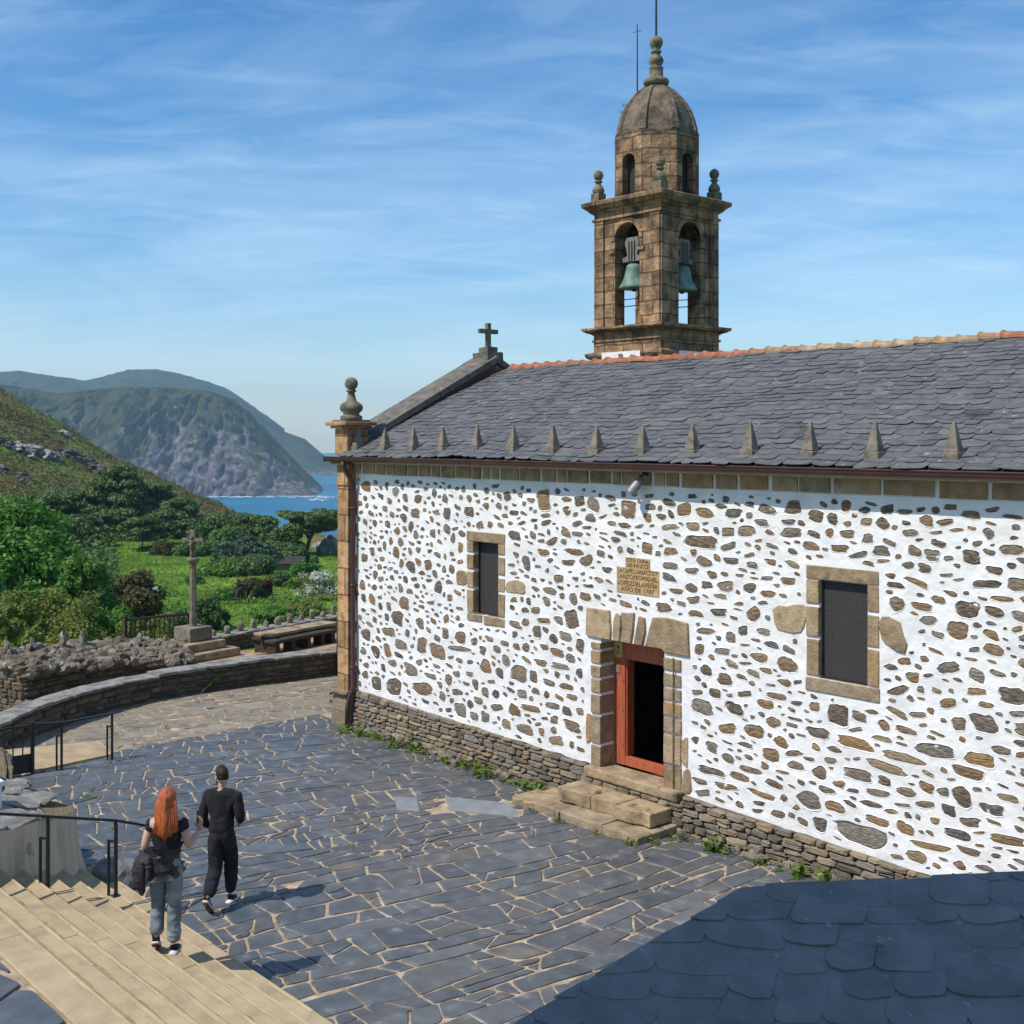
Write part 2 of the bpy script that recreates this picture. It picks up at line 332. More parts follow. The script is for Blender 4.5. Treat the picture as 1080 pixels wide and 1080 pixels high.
# ================================================================ CHURCH
TRACED = [3.77,4.18,0.22,0.13,5.25,4.24,0.30,0.16,6.74,4.06,0.47,0.11,5.99,4.00,0.27,0.12,6.59,3.87,0.31,0.10,6.36,3.58,0.23,0.13,6.14,3.35,0.34,0.13,7.01,3.34,0.27,0.13,6.69,3.12,0.51,0.10,5.26,2.84,0.38,0.10,5.27,2.67,0.33,0.12,6.00,2.83,0.29,0.10,6.36,2.87,0.20,0.15,5.80,2.98,0.24,0.11,3.74,2.25,0.30,0.25,3.30,2.27,0.19,0.21,2.52,2.37,0.26,0.21,2.57,1.95,0.32,0.28,3.06,1.90,0.42,0.30,3.71,2.04,0.68,0.10,3.48,1.82,0.28,0.15,4.57,2.33,0.22,0.10,4.78,2.17,0.22,0.13,4.46,1.81,0.38,0.22,4.84,1.75,0.22,0.20,5.36,1.82,0.40,0.28,5.74,1.82,0.19,0.22,5.91,2.09,0.29,0.12,6.66,2.27,0.22,0.15,6.96,2.28,0.20,0.11,6.41,2.10,0.43,0.10,6.19,2.27,0.22,0.15,6.53,2.62,0.27,0.16,6.74,1.95,0.55,0.10,6.55,1.78,0.32,0.11,6.13,1.78,0.33,0.10,3.40,1.41,0.22,0.19,2.85,1.40,0.32,0.11,2.65,1.13,0.50,0.27,3.74,0.90,0.34,0.24,4.14,0.86,0.23,0.15,4.45,0.89,0.21,0.21,5.04,0.87,0.22,0.20,5.52,0.86,0.44,0.17,5.66,1.26,0.48,0.12,5.25,1.15,0.29,0.22,4.74,1.36,0.19,0.17,4.46,1.35,0.19,0.18,4.26,1.16,0.24,0.13,6.69,1.14,0.40,0.18,6.61,0.87,0.75,0.17,6.22,1.40,0.39,0.10,6.76,1.39,0.52,0.13,0.56,4.08,0.48,0.28,2.21,3.44,0.32,0.22,1.77,2.38,0.39,0.28,3.05,1.89,0.41,0.30,2.48,1.91,0.32,0.28,1.04,1.62,0.35,0.26,1.89,1.87,0.39,0.18,1.49,2.08,0.40,0.19,0.68,1.91,0.34,0.23,1.66,1.01,0.50,0.31,1.06,0.98,0.33,0.28,2.59,1.12,0.58,0.28,2.16,1.02,0.38,0.37,2.21,1.42,0.43,0.22,4.00,4.60,0.27,0.18,2.35,4.49,0.28,0.18,0.68,4.96,0.36,0.21,2.00,2.70,0.31,0.25,9.50,4.85,0.37,0.13,10.04,4.87,0.32,0.12,9.28,4.63,0.25,0.14,9.42,4.41,0.61,0.18,10.28,4.62,0.33,0.15,11.04,4.64,0.34,0.13,10.54,4.76,0.25,0.09,11.07,5.00,0.27,0.18,11.71,4.87,0.17,0.16,11.36,4.48,0.25,0.12,11.82,4.48,0.25,0.10,11.14,4.23,0.26,0.22,10.33,3.80,0.22,0.16,10.40,3.43,0.24,0.23,8.84,4.00,0.29,0.11,9.64,3.93,0.17,0.13,10.65,3.75,0.25,0.10,11.04,3.75,0.30,0.11,9.99,3.04,0.17,0.16,10.72,3.03,0.25,0.10,10.57,3.20,0.22,0.10,10.95,3.19,0.26,0.10,9.31,3.22,0.28,0.09,9.52,3.08,0.37,0.09,9.84,2.82,0.25,0.10,9.41,2.79,0.19,0.16,10.50,2.82,0.30,0.13,9.36,2.43,0.44,0.35,9.88,2.41,0.27,0.16,10.98,2.78,0.31,0.22,10.01,2.65,0.21,0.11,9.46,1.93,0.42,0.21,10.05,2.01,0.33,0.16,9.31,1.60,0.34,0.21,9.71,2.18,0.22,0.14,10.40,1.74,0.31,0.20,10.87,1.67,0.27,0.15,10.73,1.93,0.25,0.16,10.61,2.16,0.26,0.15,10.80,2.31,0.33,0.09,11.30,2.41,0.35,0.10,11.48,1.92,0.33,0.16,11.80,2.22,0.30,0.29,11.91,1.89,0.30,0.12,9.42,1.21,0.33,0.21,9.94,1.26,0.23,0.14,10.70,1.46,0.28,0.19,11.13,1.40,0.27,0.12,11.51,1.38,0.23,0.17,9.64,1.01,0.44,0.12,10.34,1.17,0.41,0.09,10.15,1.03,0.34,0.11,9.90,0.84,0.39,0.11,9.42,0.81,0.29,0.09,10.53,0.86,0.44,0.10,11.34,0.96,0.41,0.25,11.75,0.97,0.27,0.16,11.03,0.62,0.45,0.26,11.51,0.67,0.23,0.18,11.62,1.17,0.25,0.10,11.73,1.74,0.24,0.09,11.67,1.58,0.18,0.09,12.05,1.89,0.55,0.15,12.80,2.20,0.28,0.10,13.20,2.02,0.62,0.15,12.76,1.84,0.57,0.12,13.79,2.02,0.35,0.16,12.52,1.66,0.57,0.13,12.09,1.48,0.41,0.15,13.64,1.83,0.41,0.14,13.15,1.66,0.53,0.10,14.06,2.19,0.28,0.10,13.57,1.51,0.24,0.26,12.40,1.30,0.35,0.10,12.80,1.40,0.28,0.13,14.15,1.63,0.22,0.10,13.94,1.44,0.28,0.14,12.39,0.93,0.32,0.11,12.79,0.93,0.21,0.17,12.29,1.13,0.33,0.10,12.14,0.69,0.71,0.28,13.50,1.03,0.34,0.12,13.16,0.89,0.34,0.09,13.65,0.86,0.30,0.09,13.15,0.79,0.51,0.09,14.14,1.12,0.41,0.12,12.95,0.61,0.27,0.16,13.09,4.92,0.20,0.14,12.45,4.49,0.23,0.13,11.93,4.68,0.23,0.10,12.92,4.52,0.17,0.15,13.16,4.49,0.20,0.14,13.68,4.50,0.24,0.16,14.19,4.63,0.28,0.12,12.76,3.75,0.36,0.21,13.63,3.85,0.29,0.20,13.98,3.86,0.22,0.13,13.89,4.19,0.33,0.10,13.91,4.81,0.16,0.13,12.23,4.86,0.17,0.10,12.25,4.64,0.16,0.11,14.08,4.03,0.29,0.07]
ch = thing('church', (0,0,0), 'whitewashed church with dark stones showing through its wall and a grey slate roof', 'church')
XE = 22.0
def zb(x): return .76 - .023*x if x < 7 else .6-.03*(x-7)
def blob(n, w, h, r, tilt=0.0, sq=None):
    sq = r.uniform(1.6, 6) if sq is None else sq
    k1, k2, p1, p2 = r.uniform(0,.17), r.uniform(0,.12), r.uniform(0,6.3), r.uniform(0,6.3); out = []
    for i in range(n):
        t = 2*PI*i/n; c, s = math.cos(t), math.sin(t)
        rr = (abs(c)**sq+abs(s)**sq)**(-1/sq)*(1+k1*math.sin(2*t+p1)+k2*math.sin(3*t+p2))*r.uniform(.91,1.06)
        x, z = c*rr*w/2, s*rr*h/2
        out.append((x*math.cos(tilt)-z*math.sin(tilt), x*math.sin(tilt)+z*math.cos(tilt)))
    return out
X0W, X1W = .30, 18.6
CELL = .0125
occ = np.zeros((int(5.3/CELL), int((X1W-X0W)/CELL)), bool)
def mark(x0, z0, x1, z1, v=True):
    i0, i1 = int(max(0,z0)/CELL), int(max(0,z1)/CELL); j0, j1 = int(max(0,x0-X0W)/CELL), int(max(0,x1-X0W)/CELL); occ[i0:i1, j0:j1] = v
for j in range(occ.shape[1]):
    occ[:int((zb(X0W+j*CELL)+.03)/CELL), j] = True
occ[int(5.17/CELL):, :] = True; occ[:, :3] = True; occ[:, -4:] = True
for q in ((3.90,2.57,5.05,4.30),(3.60,3.2,4.0,3.53),(4.9,3.2,5.58,3.47),(11.25,2.47,12.47,4.25),(10.72,3.2,11.3,3.68),(12.4,3.2,12.83,3.66),
          (7.0,.4,9.25,3.22),(7.68,3.48,8.64,4.1)): mark(*q)
def raster(poly, cx, cz):
    xs = [p[0]+cx for p in poly]; zs = [p[1]+cz for p in poly]
    j0, j1 = int((min(xs)-X0W)/CELL), int((max(xs)-X0W)/CELL)+1; i0, i1 = int(min(zs)/CELL), int(max(zs)/CELL)+1
    if j0 < 0 or i0 < 0 or j1 >= occ.shape[1] or i1 >= occ.shape[0]: return None
    X, Z = np.meshgrid(X0W+(np.arange(j0,j1)+.5)*CELL, (np.arange(i0,i1)+.5)*CELL); m = np.zeros(X.shape, bool); n = len(poly)
    for k in range(n):
        xa, za, xb, zb_ = xs[k], zs[k], xs[(k+1)%n], zs[(k+1)%n]
        if za == zb_: continue
        c = ((za > Z) != (zb_ > Z)) & (X < (xb-xa)*(Z-za)/(zb_-za)+xa); m ^= c
    return i0, i1, j0, j1, m
stones = []
r1 = random.Random(21)
def try_stone(cx, cz, w, h, tilt, grow=.05):
    n = 11 if max(w,h) < .14 else 18
    b = blob(n, w, h, r1, tilt)
    wide = [(p[0]*(1+grow/w*1.2), p[1]*(1+grow/h*1.2)) for p in b]
    q = raster(wide, cx, cz)
    if q is None: return False
    i0, i1, j0, j1, m = q
    if (occ[i0:i1, j0:j1] & m).any(): return False
    occ[i0:i1, j0:j1] |= m; stones.append((cx, cz, b)); return True
T = [TRACED[i:i+4] for i in range(0, len(TRACED), 4)]
for cx, cz, w, h in sorted(T, key=lambda t: -t[2]*t[3]): try_stone(cx, cz, max(.10,w*1.06), max(.075,h*1.08), r1.uniform(-.06,.06), .022)
for (n, lo, hi) in ((2700,.18,.34),(7400,.12,.22),(11000,.08,.14),(4300,.05,.09)):
    for _ in range(n):
        cx = r1.uniform(X0W, X1W); cz = r1.uniform(.3, 5.15); w = r1.uniform(lo, hi)
        if hi > .3 and cx < 6 and cz > 2.2: w *= .7
        asp = r1.choice((.35,.45,.55,.65,.8,1.0,1.15)) if cx < 7 else r1.choice((.25,.35,.45,.55,.7,.9))
        if w*asp < .035: continue
        try_stone(cx, cz, w, w*asp, r1.uniform(-.3,.3), .027 if hi > .13 else .034)
# plaster skin: a triangulated sheet with a hole at every stone and opening, its lips raised
V2 = []; F2 = []
top = [(X1W,5.215),(X0W,5.215)]
bot = [(X0W+(X1W-X0W)*i/60, zb(X0W+(X1W-X0W)*i/60)+rng.uniform(-.02,.02)) for i in range(61)]
V2 += [Vector(p) for p in bot+top]; F2.append(list(range(len(V2))))
HOLES = [(4.13,2.74,4.82,4.07),(11.50,2.68,12.25,4.03),(7.36,.3,8.72,2.70)]
for (x0,z0,x1,z1) in HOLES:
    o = len(V2); V2 += [Vector(p) for p in ((x0,z0),(x1,z0),(x1,z1),(x0,z1))]; F2.append([o,o+1,o+2,o+3])
so = []
for cx, cz, b in stones:
    n = len(b); mw = max(abs(p[0]) for p in b); k = 1+.012/max(.04,mw)
    so.append((len(V2), n)); V2 += [Vector((cx+p[0]*k, cz+p[1]*k)) for p in b]; F2.append(list(range(len(V2)-n, len(V2))))
# sparse interior points keep the triangles even
for _ in range(500):
    x = rng.uniform(X0W+.1, X1W-.1); z = rng.uniform(zb(x)+.05, 5.1)
    if not occ[int(z/CELL), int((x-X0W)/CELL)]: V2.append(Vector((x, z)))
ov, oe, of, ovo, oeo, ofo = delaunay_2d_cdt(V2, [], F2, 0, 1e-5)
yat = lambda x, z: .020*noise.noise(Vector((x*1.3, z*1.3, 3)))+.006*noise.noise(Vector((x*4, z*4, 7)))
pl = MB()
pl.v = [(p.x, yat(p.x, p.y) , p.y) for p in ov]
pl.f = [tuple(f) for f, og in zip(of, ofo) if list(og) == [0]]
fs_ = MB()
for (cx, cz, b) in stones:
    n = len(b); mw = max(abs(p[0]) for p in b); k = 1+.012/max(.04,mw); big = min(1.0, mw/.12)
    y0 = yat(cx, cz); vs = []; wob = [r1.uniform(-.05,.035) for _ in range(n)]
    for kk, dy in ((k,0),(1.0+.004/mw,-.002-.003*big),(.985,-.001-.001*big),(.955,.008),(.90,.026)):
        for p, wb in zip(b, wob):
            p = (p[0]*(1+(0 if kk == k else wb)), p[1]*(1+(0 if kk == k else wb))); vs.append((cx+p[0]*kk, (yat(cx+p[0]*kk, cz+p[1]*kk) if kk == k else y0)+dy, cz+p[1]*kk))
    pl.add(vs, [(q*n+i, q*n+(i+1)%n, q*n+n+(i+1)%n, q*n+n+i) for q in range(4) for i in range(n)])
    vs = []; j = r1.uniform(.6,1.2); tx, tz = r1.uniform(-.05,.05), r1.uniform(-.10,.10)
    for kk, dy in ((.985,.026),(.88,.008*j),(.5,-.002*j)):
        for p in b:
            x, z = p[0]*kk, p[1]*kk
            vs.append((cx+x, y0+dy+.004*j*noise.noise(Vector((cx*9+x*25, cz*9+z*25, 1)))+x*tx+z*tz, cz+z))
    vs.append((cx, y0-.004, cz))
    fs_.add(vs, [(q*n+i, q*n+(i+1)%n, q*n+n+(i+1)%n, q*n+n+i) for q in range(2) for i in range(n)]+[(2*n+i, 2*n+(i+1)%n, 3*n) for i in range(n)])
# reveals of the openings and the wall's plain continuation beyond
for (x0,z0,x1,z1), d in zip(HOLES, (.14,.09,.5)):
    z0_ = z0
    e_ = .006
    for (a, b_) in (((x0-e_,z0_),(x0-e_,z1)),((x1+e_,z0_),(x1+e_,z1)),((x0,z1+e_),(x1,z1+e_)),((x0,z0_-e_),(x1,z0_-e_))):
        pl.add([(a[0],-.002,a[1]),(b_[0],-.002,b_[1]),(b_[0],d,b_[1]),(a[0],d,a[1])], [(0,1,2,3)])
pl.add([(X1W,0,.2),(XE,0,.2),(XE,0,5.215),(X1W,0,5.215)], [(0,1,2,3)])
pl.build('plaster_wall', PLASTER, ch, smooth=False)
fs_.build('wall_stones', FIELD, ch)
# hidden faces of the building: back wall, ends
m = MB(); m.box((.0,8.1,0),(XE,8.4,5.3)); m.box((XE-.3,.05,0),(XE-.004,8.098,5.3)); m.build('rear_wall', PLASTER, ch)
m = MB(); g = [(-.32,.1,0),(-.32,8.3,0),(-.32,8.3,5.5),(-.32,3.95,7.68),(-.32,.1,5.72)]; m.prism(g, (.5,0,0)); m.build('facade_wall', PILAST, ch)
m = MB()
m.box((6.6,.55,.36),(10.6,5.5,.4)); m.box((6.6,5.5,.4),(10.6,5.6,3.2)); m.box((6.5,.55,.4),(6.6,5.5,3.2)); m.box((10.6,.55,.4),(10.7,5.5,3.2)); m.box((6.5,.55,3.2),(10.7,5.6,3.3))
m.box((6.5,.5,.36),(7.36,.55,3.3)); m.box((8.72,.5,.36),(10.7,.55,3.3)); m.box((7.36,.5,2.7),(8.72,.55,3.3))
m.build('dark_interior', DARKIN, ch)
# plinth
m = MB(); rp = random.Random(4)
P0 = lambda y: (lambda s, z: Vector((s, y-.10*max(0,(.75-z)), z)))
for (a, b_) in ((.32,7.05),(9.12,XE)):
    rubble(m, P0(-.02), lambda s: Vector((0,-1,0)), a, b_, lambda s: -.03, lambda s: zb(s)+.01, .24, .10, .055, .008, rp)
    m.add([(a,-.05,-.05),(b_,-.05,-.05),(b_,.0,zb(b_)),(a,.0,zb(a))], [(0,1,2,3)])
rubble(m, P0(-.06), lambda s: Vector((0,-1,0)), 7.0, 9.2, lambda s: -.03, lambda s: .44, .26, .10, .06, .008, rp)
m.add([(7.0,-.08,-.05),(9.2,-.08,-.05),(9.2,-.08,.45),(7.0,-.08,.45)], [(0,1,2,3)])
for k in range(70):
    x = rp.choice((rp.uniform(.5,6.2), rp.uniform(9.2,15)))
    m.ico((x, -.12-abs(rp.gauss(0,.07)), .03), (rp.uniform(.05,.15), rp.uniform(.04,.09), rp.uniform(.03,.09)), 1, .35, 1.3, k)
m.build('rubble_plinth', PLINTH, ch)
# corner pilaster
m = MB()
m.box((-.09,-.17,.72),(.29,.35,4.98)); m.build('corner_pilaster', PILAST, ch); bevel(ch.children[-1], .02)
m = MB(); m.box((-.2,-.26,-.02),(.36,.4,.30),.012); m.box((-.17,-.23,.304),(.33,.4,.716),.012); m.build('pilaster_base', PLINTH, ch); bevel(ch.children[-1], .03)
m = MB(); m.box((-.12,-.20,4.985),(.30,.36,5.05)); m.box((-.10,-.18,5.054),(.295,.36,5.40)); m.box((-.18,-.3,5.404),(.298,.38,5.50))
m.build('pilaster_capital', PILAST, ch); bevel(ch.children[-1], .015)
m = MB(); rq = random.Random(8)
for z in (.8,1.35,1.95,2.6,3.3,3.95,4.45):
    m.box((.296,-.022,z),(.296+rq.uniform(.05,.12),.01,z+rq.uniform(.18,.3)))
m.build('quoin_edge', PILAST, ch)
# upper pedestal with its finial
m = MB(); m.box((-.13,-.22,5.62),(.33,.3,6.16)); m.box((-.20,-.29,6.164),(.40,.37,6.215)); m.box((-.27,-.37,6.22),(.47,.44,6.30))
ped = m.build('pinnacle_pedestal', PILAST, ch); bevel(ped, .02)
m = MB(); m.box((-.17,-.25,6.302),(.37,.33,6.34)); m.build('pedestal_cap', MOSSY, ch); bevel(ch.children[-1], .03)
m = MB(); m.lathe([(a*.86, b*.80) for a, b in [(.26,0),(.27,.10),(.20,.14),(.19,.18),(.27,.26),(.285,.34),(.25,.42),(.13,.5),(.10,.62),(.08,.7),(.09,.73),(.14,.76),(.10,.79),(.09,.81),(.14,.86),(.165,.94),(.15,1.03),(.09,1.10),(.02,1.125)]], (.10,.04,6.335), 18)
m.build('corner_finial', MOSSY, ch, True)
# frieze and cornice
m = MB(); m.box((.3,-.016,5.217),(XE,.0,5.435)); m.build('frieze_joints', PLASTER, ch)
m = MB(); x = .34; rf = random.Random(3)
while x < XE-.2:
    w = rf.uniform(.22,.42)*(1+.06*x) if rf.random() > .3 else rf.uniform(.15,.25)
    m.box((x,-.045+rf.uniform(-.004,.004),5.222+rf.uniform(0,.012)),(min(x+w,XE),-.010,5.43-rf.uniform(0,.006)),.004,rf); x += w+rf.uniform(.045,.085)
m.build('frieze_blocks', ASHLAR, ch); bevel(ch.children[-1], .008)
m = MB(); m.prism([(.30,.0,5.437),(.30,-.09,5.437),(.30,-.12,5.46),(.30,-.17,5.47),(.30,-.21,5.50),(.30,-.21,5.555),(.30,.0,5.555)], (XE-.3,0,0)); m.build('cornice', CORN, ch)
m = MB()
for x in (1.9,3.1,4.9,6.6,8.02,9.2,9.9,11.6,12.35,13.9,14.2):
    m.add([(x-.02,-.048,5.435),(x+.03,-.048,5.435),(x+.05,-.126,5.462),(x-.05,-.126,5.462),(x+.04,-.216,5.5),(x-.05,-.216,5.5)], [(0,1,2,3),(3,2,4,5)])
m.build('mortar_dabs', PLASTER, ch)
# gutter and downpipe
m = MB(); prof = [(-.315+.075*math.cos(t), 5.545+.075*math.sin(t)) for t in [PI+PI*i/8 for i in range(9)]]
prof = prof+[(-.24+.0,5.56),(-.248,5.56)]+[(-.315+.067*math.cos(t), 5.548+.067*math.sin(t)) for t in [2*PI-PI*i/8 for i in range(9)]]+[(-.382,5.575),(-.392,5.575)]
m.prism([(-.30,y,z) for y, z in prof], (XE+.25,0,0))
m.tube([(-.30,-.392,5.567),(XE,-.392,5.567)], .014, 6); m.box((-.306,-.39,5.47),(-.299,-.24,5.56))
m.build('gutter', BROWN, ch)
m = MB(); m.tube([(.33,-.315,5.475),(.33,-.315,5.40),(.35,-.27,5.28),(.36,-.16,5.12),(.36,-.10,5.0),(.36,-.10,3.0),(.36,-.10,.80),(.37,-.20,.62),(.37,-.25,.35),(.37,-.25,.02)], .047, 10)
for z in (1.2,2.9,4.5): m.box((.305,-.155,z),(.415,-.004,z+.035))
m.tube([(.36,-.27,.66),(-.10,-.29,.66),(-.18,-.29,.62)], .025, 8)
m.build('downpipe', BROWN, ch, True)
# roof
EY, EZ, RY, RZ = -.385, 5.585, 4.2, 7.56
SL = math.hypot(RY-EY, RZ-EZ); su = Vector((0,(RY-EY)/SL,(RZ-EZ)/SL)); sn = Vector((0,-su.z,su.y))
def sag(x, s): return .035*noise.noise(Vector((x*.35, s*.5, 9)))+.02*noise.noise(Vector((x*1.1, s*1.1, 4)))
def slate_rows(mb, x0, x1, s0, s1, P, ex, wd, r, th=.014, lift=.022, skew=.1):
    s = s0; row = 0
    while s < s1:
        e = ex*r.uniform(.85, 1.15); x = x0-r.uniform(0, wd)
        while x < x1:
            w = wd*r.uniform(.55, 1.5); a, b = max(x, x0), min(x+w, x1); x += w
            if b-a < .05: continue
            g = .004; jl, jr = r.uniform(-.03,.045), r.uniform(-.03,.045); l = lift*r.uniform(.5,1.5)
            L_ = e*1.5
            rc = min(.4*(b-a), e*.5*r.uniform(.3,1.1)); rc2 = min(.3*(b-a), e*.3*r.uniform(.2,1.0))
            lo = [(a+g, s+jl+rc), (a+g+rc*.3, s+jl+rc*.35), (a+g+rc, s+jl), ((a+b)/2, s+(jl+jr)/2-r.uniform(0,.02)), (b-g-rc2, s+jr), (b-g-rc2*.3, s+jr+rc2*.35), (b-g, s+jr+rc2)]
            hi = [(b-g, min(s+L_, s1+.02)), (a+g, min(s+L_, s1+.02))]
            pts = lo+hi; sk = r.uniform(-.3,.3)*lift
            f = lambda p, o: P(p[0], p[1], o+l*(1-min(1.0,(p[1]-s)/L_))+sk*((p[0]-a)/(b-a)-.5))
            vs = [f(p, 0) for p in pts]+[f(p, th) for p in pts]; n = len(pts)
            mb.add(vs, [tuple(range(n,2*n))]+[(i,(i+1)%n,n+(i+1)%n,n+i) for i in range(n)])
        s += e; row += 1
m = MB(); rr = random.Random(11)
PR = lambda x, s, o: Vector((x, EY, EZ))+su*s+sn*(o+sag(x, s))
slate_rows(m, .20, XE, 0.0, SL-.02, PR, .185, .33, rr, th=.010, lift=.018)
m.build('slate_roof', SLATE, ch)
m = MB(); a = Vector((.22,EY+.05,EZ-.01)); m.prism([a, a+su*(SL-.05), Vector((.22,2*RY-EY-.05,EZ-.01))+Vector((0,0,0)), ], (XE-.3,0,0)); m.build('roof_core', DARKIN, ch)
m = MB(); PB = lambda x, s, o: Vector((x, 2*RY-EY, EZ))+Vector((0,-su.y,su.z))*s+Vector((0,-sn.y,sn.z))*o
slate_rows(m, .2, XE, 0, SL-.3, PB, .5, 1.2, rr); ob = m.build('rear_slates', SLATE, ch)
# ridge tiles
for nm, mat, test in (('ridge_tiles', CLAY, lambda x: x < 7.3 or x > 12.0), ('lichened_ridge_tiles', CLAYL, lambda x: 7.3 <= x <= 12.0)):
    m = MB(); x = .55; rt_ = random.Random(5)
    while x < XE:
        l = .40; rj = rt_.uniform(-.01,.015)
        if test(x):
            vs = []; n = 9
            for (xx, ra) in ((x, .118),(x+.06,.102),(x+l*.97,.082)):
                for o in (0, .016):
                    for i in range(n):
                        t = PI*i/(n-1); q = ra+o
                        vs.append((xx, RY+q*1.15*math.cos(t), RZ-.035+rj+q*.95*math.sin(t)+(.012 if xx == x else 0)))
            f = []
            for i in range(n-1):
                for q in (0, 2*n): f += [(q+n+i,q+n+i+1,q+3*n+i+1,q+3*n+i),(q+i,q+2*n+i,q+2*n+i+1,q+i+1)]
                f += [(i,i+1,n+i+1,n+i),(4*n+i,5*n+i,5*n+i+1,4*n+i+1)]
            m.add(vs, f)
        x += l*.93
    m.build(nm, mat, ch)
# little stone spikes above the eaves
for i, x in enumerate((.42,1.39,2.33,3.25,4.25,5.24,6.25,7.28,8.29,9.29,10.36,11.37,12.37,13.47,14.5,15.5,16.5)):
    m = MB(); z = 5.765; s = .105; y = -.02; h = rng.uniform(.38,.46) if i < 10 else rng.uniform(.42,.48)
    m.box((x-s,y-s,z-.16),(x+s,y+s,z+.035),.008)
    t = .018; vs = [(x-s*.86,y-s*.86,z+.037),(x+s*.86,y-s*.86,z+.037),(x+s*.86,y+s*.86,z+.037),(x-s*.86,y+s*.86,z+.037),(x-t,y-t,z+h),(x+t,y-t,z+h),(x+t,y+t,z+h),(x-t,y+t,z+h)]
    m.add(vs, [(0,3,2,1),(4,5,6,7),(0,1,5,4),(1,2,6,5),(2,3,7,6),(3,0,4,7)])
    o = m.build('roof_spike', SPIKE, ch); bevel(o, .012)
# gable coping, its lead-brown flashing, and the cross
m = MB(); gy0, gz0, gyt, gzt = .18, 6.00, 3.95, 7.90
for (ya, za, yb, zb2) in ((gy0,gz0,gyt,gzt),(7.9-gy0,gz0,7.9-gyt,gzt)):
    n = 9
    for i in range(n):
        a = i/n+.002; b_ = (i+1)/n-.002; p = lambda t, d: (ya+(yb-ya)*t, za+(zb2-za)*t+d)
        y1, z1 = p(a, 0); y2, z2 = p(b_, 0); j = rng.uniform(-.012,.012)
        m.prism([(-.50+j,y1,z1-.16),(.28+j,y1,z1-.20),(.28+j,y1,z1-.06),(-.08+j,y1,z1+.015),(-.50+j,y1,z1-.02)], (0,y2-y1,z2-z1))
m.build('gable_coping', GABLEST, ch)
m = MB()
m.prism([(.16,gy0,gz0-.5),(.225,gy0,gz0-.5),(.225,gy0,gz0-.165),(.16,gy0,gz0-.165)], (0,gyt-gy0-.01,gzt-gz0-.005)); m.build('coping_flashing', BROWN, ch)
m = MB(); m.box((-.34,3.72,7.76),(.20,4.18,7.93),.02); m.box((-.22,3.80,7.935),(.10,4.10,8.06),.015); m.build('cross_base', GABLEST, ch); bevel(ch.children[-1], .02)
m = MB(); m.box((-.11,3.90,8.06),(-.01,4.00,8.62)); m.box((-.108,3.68,8.38),(-.012,3.897,8.48)); m.box((-.108,4.003,8.38),(-.012,4.22,8.48)); m.build('gable_cross', MOSSY, ch); bevel(ch.children[-1], .015)
# windows
def window(x0,z0,x1,z1,xo0,zo0,xo1,zo1,dep,quoins,sill,joints):
    m = MB(); y = -.022
    def st(a, b_, c, d): m.box((a,y+rng.uniform(-.004,.004),b_),(c,dep,d),.004)
    st(xo0, z1+.004, xo1, zo1)
    for a, b_, c, d in sill: st(a, b_, c, d)
    for side, (a, c) in (('l',(xo0,x0)),('r',(x1,xo1))):
        zs = joints[side]
        for b_, d in zs: st(a+.002, b_, c-.001, d)
    for q in quoins:
        mbq = blob(14, q[2]-q[0], q[3]-q[1], rng, 0, 4.5); cx, cz = (q[0]+q[2])/2, (q[1]+q[3])/2
        mbq = [(cx+p[0]*.97, cz+p[1]*.97) for p in mbq]
        m.prism([(p[0], -.016, p[1]) for p in mbq], (0,.06,0))
    w = m.build('window', ASHLAR, ch); bevel(w, .012)
    m = MB(); m.box((x0-.01,dep,z0-.01),(x1+.01,dep+.02,z1+.01)); m.build('screen', SCREEN, w)
    m = MB(); f = .022
    m.box((x0,dep-.025,z0),(x0+f,dep-.002,z1)); m.box((x1-f,dep-.025,z0),(x1,dep-.002,z1)); m.box((x0+f,dep-.025,z0),(x1-f,dep-.002,z0+f)); m.box((x0+f,dep-.025,z1-f),(x1-f,dep-.002,z1))
    m.build('frame', IRON, w)
window(4.13,2.74,4.82,4.07, 3.95,2.62,5.0,4.25,.14, [(3.62,3.22,3.955,3.51),(4.99,3.22,5.55,3.45)],
       [(3.95,2.62,4.36,2.735),(4.42,2.58,5.0,2.735)],
       {'l':[(2.76,3.17),(3.22,3.51),(3.56,3.82),(3.87,4.06)], 'r':[(2.76,3.17),(3.22,3.45),(3.52,3.83),(3.88,4.06)]})
window(11.50,2.68,12.25,4.03, 11.30,2.50,12.42,4.22,.09, [(10.74,3.24,11.30,3.65),(12.42,3.22,12.80,3.63)],
       [(11.29,2.49,12.43,2.675)],
       {'l':[(2.70,3.20),(3.24,3.65),(3.70,4.02)], 'r':[(2.70,3.18),(3.22,3.63),(3.68,4.02)]})
# door
m = MB(); dj = .012
for (a, c, lst) in ((7.15,7.362,[(.55,.93),(.97,1.42),(1.46,1.76),(1.80,2.02),(2.06,2.24),(2.28,2.48),(2.52,2.62)]),(8.718,9.06,[(.50,.93),(.97,1.40),(1.44,1.66),(1.70,1.90),(1.94,2.12),(2.16,2.34),(2.40,2.58)])):
    for z0, z1 in lst: m.box((a,-.028+rng.uniform(-.004,.004),z0),(c,.30,z1),.004)
for (a, z0, c, z1) in ((9.062,.55,9.26,.93),(9.062,.97,9.2,1.42),(7.02,.93,7.148,1.42)):
    b_ = [( (a+c)/2+p[0], (z0+z1)/2+p[1]) for p in blob(14, c-a, z1-z0, rng, 0, 4)]; m.prism([(p[0],-.018,p[1]) for p in b_], (0,.05,0))
sur = m.build('door_surround', ASHLAR, ch); bevel(sur, .012)
m = MB()
def lint(poly): m.prism([(x,-.045,z) for x, z in poly], (0,.345,0))
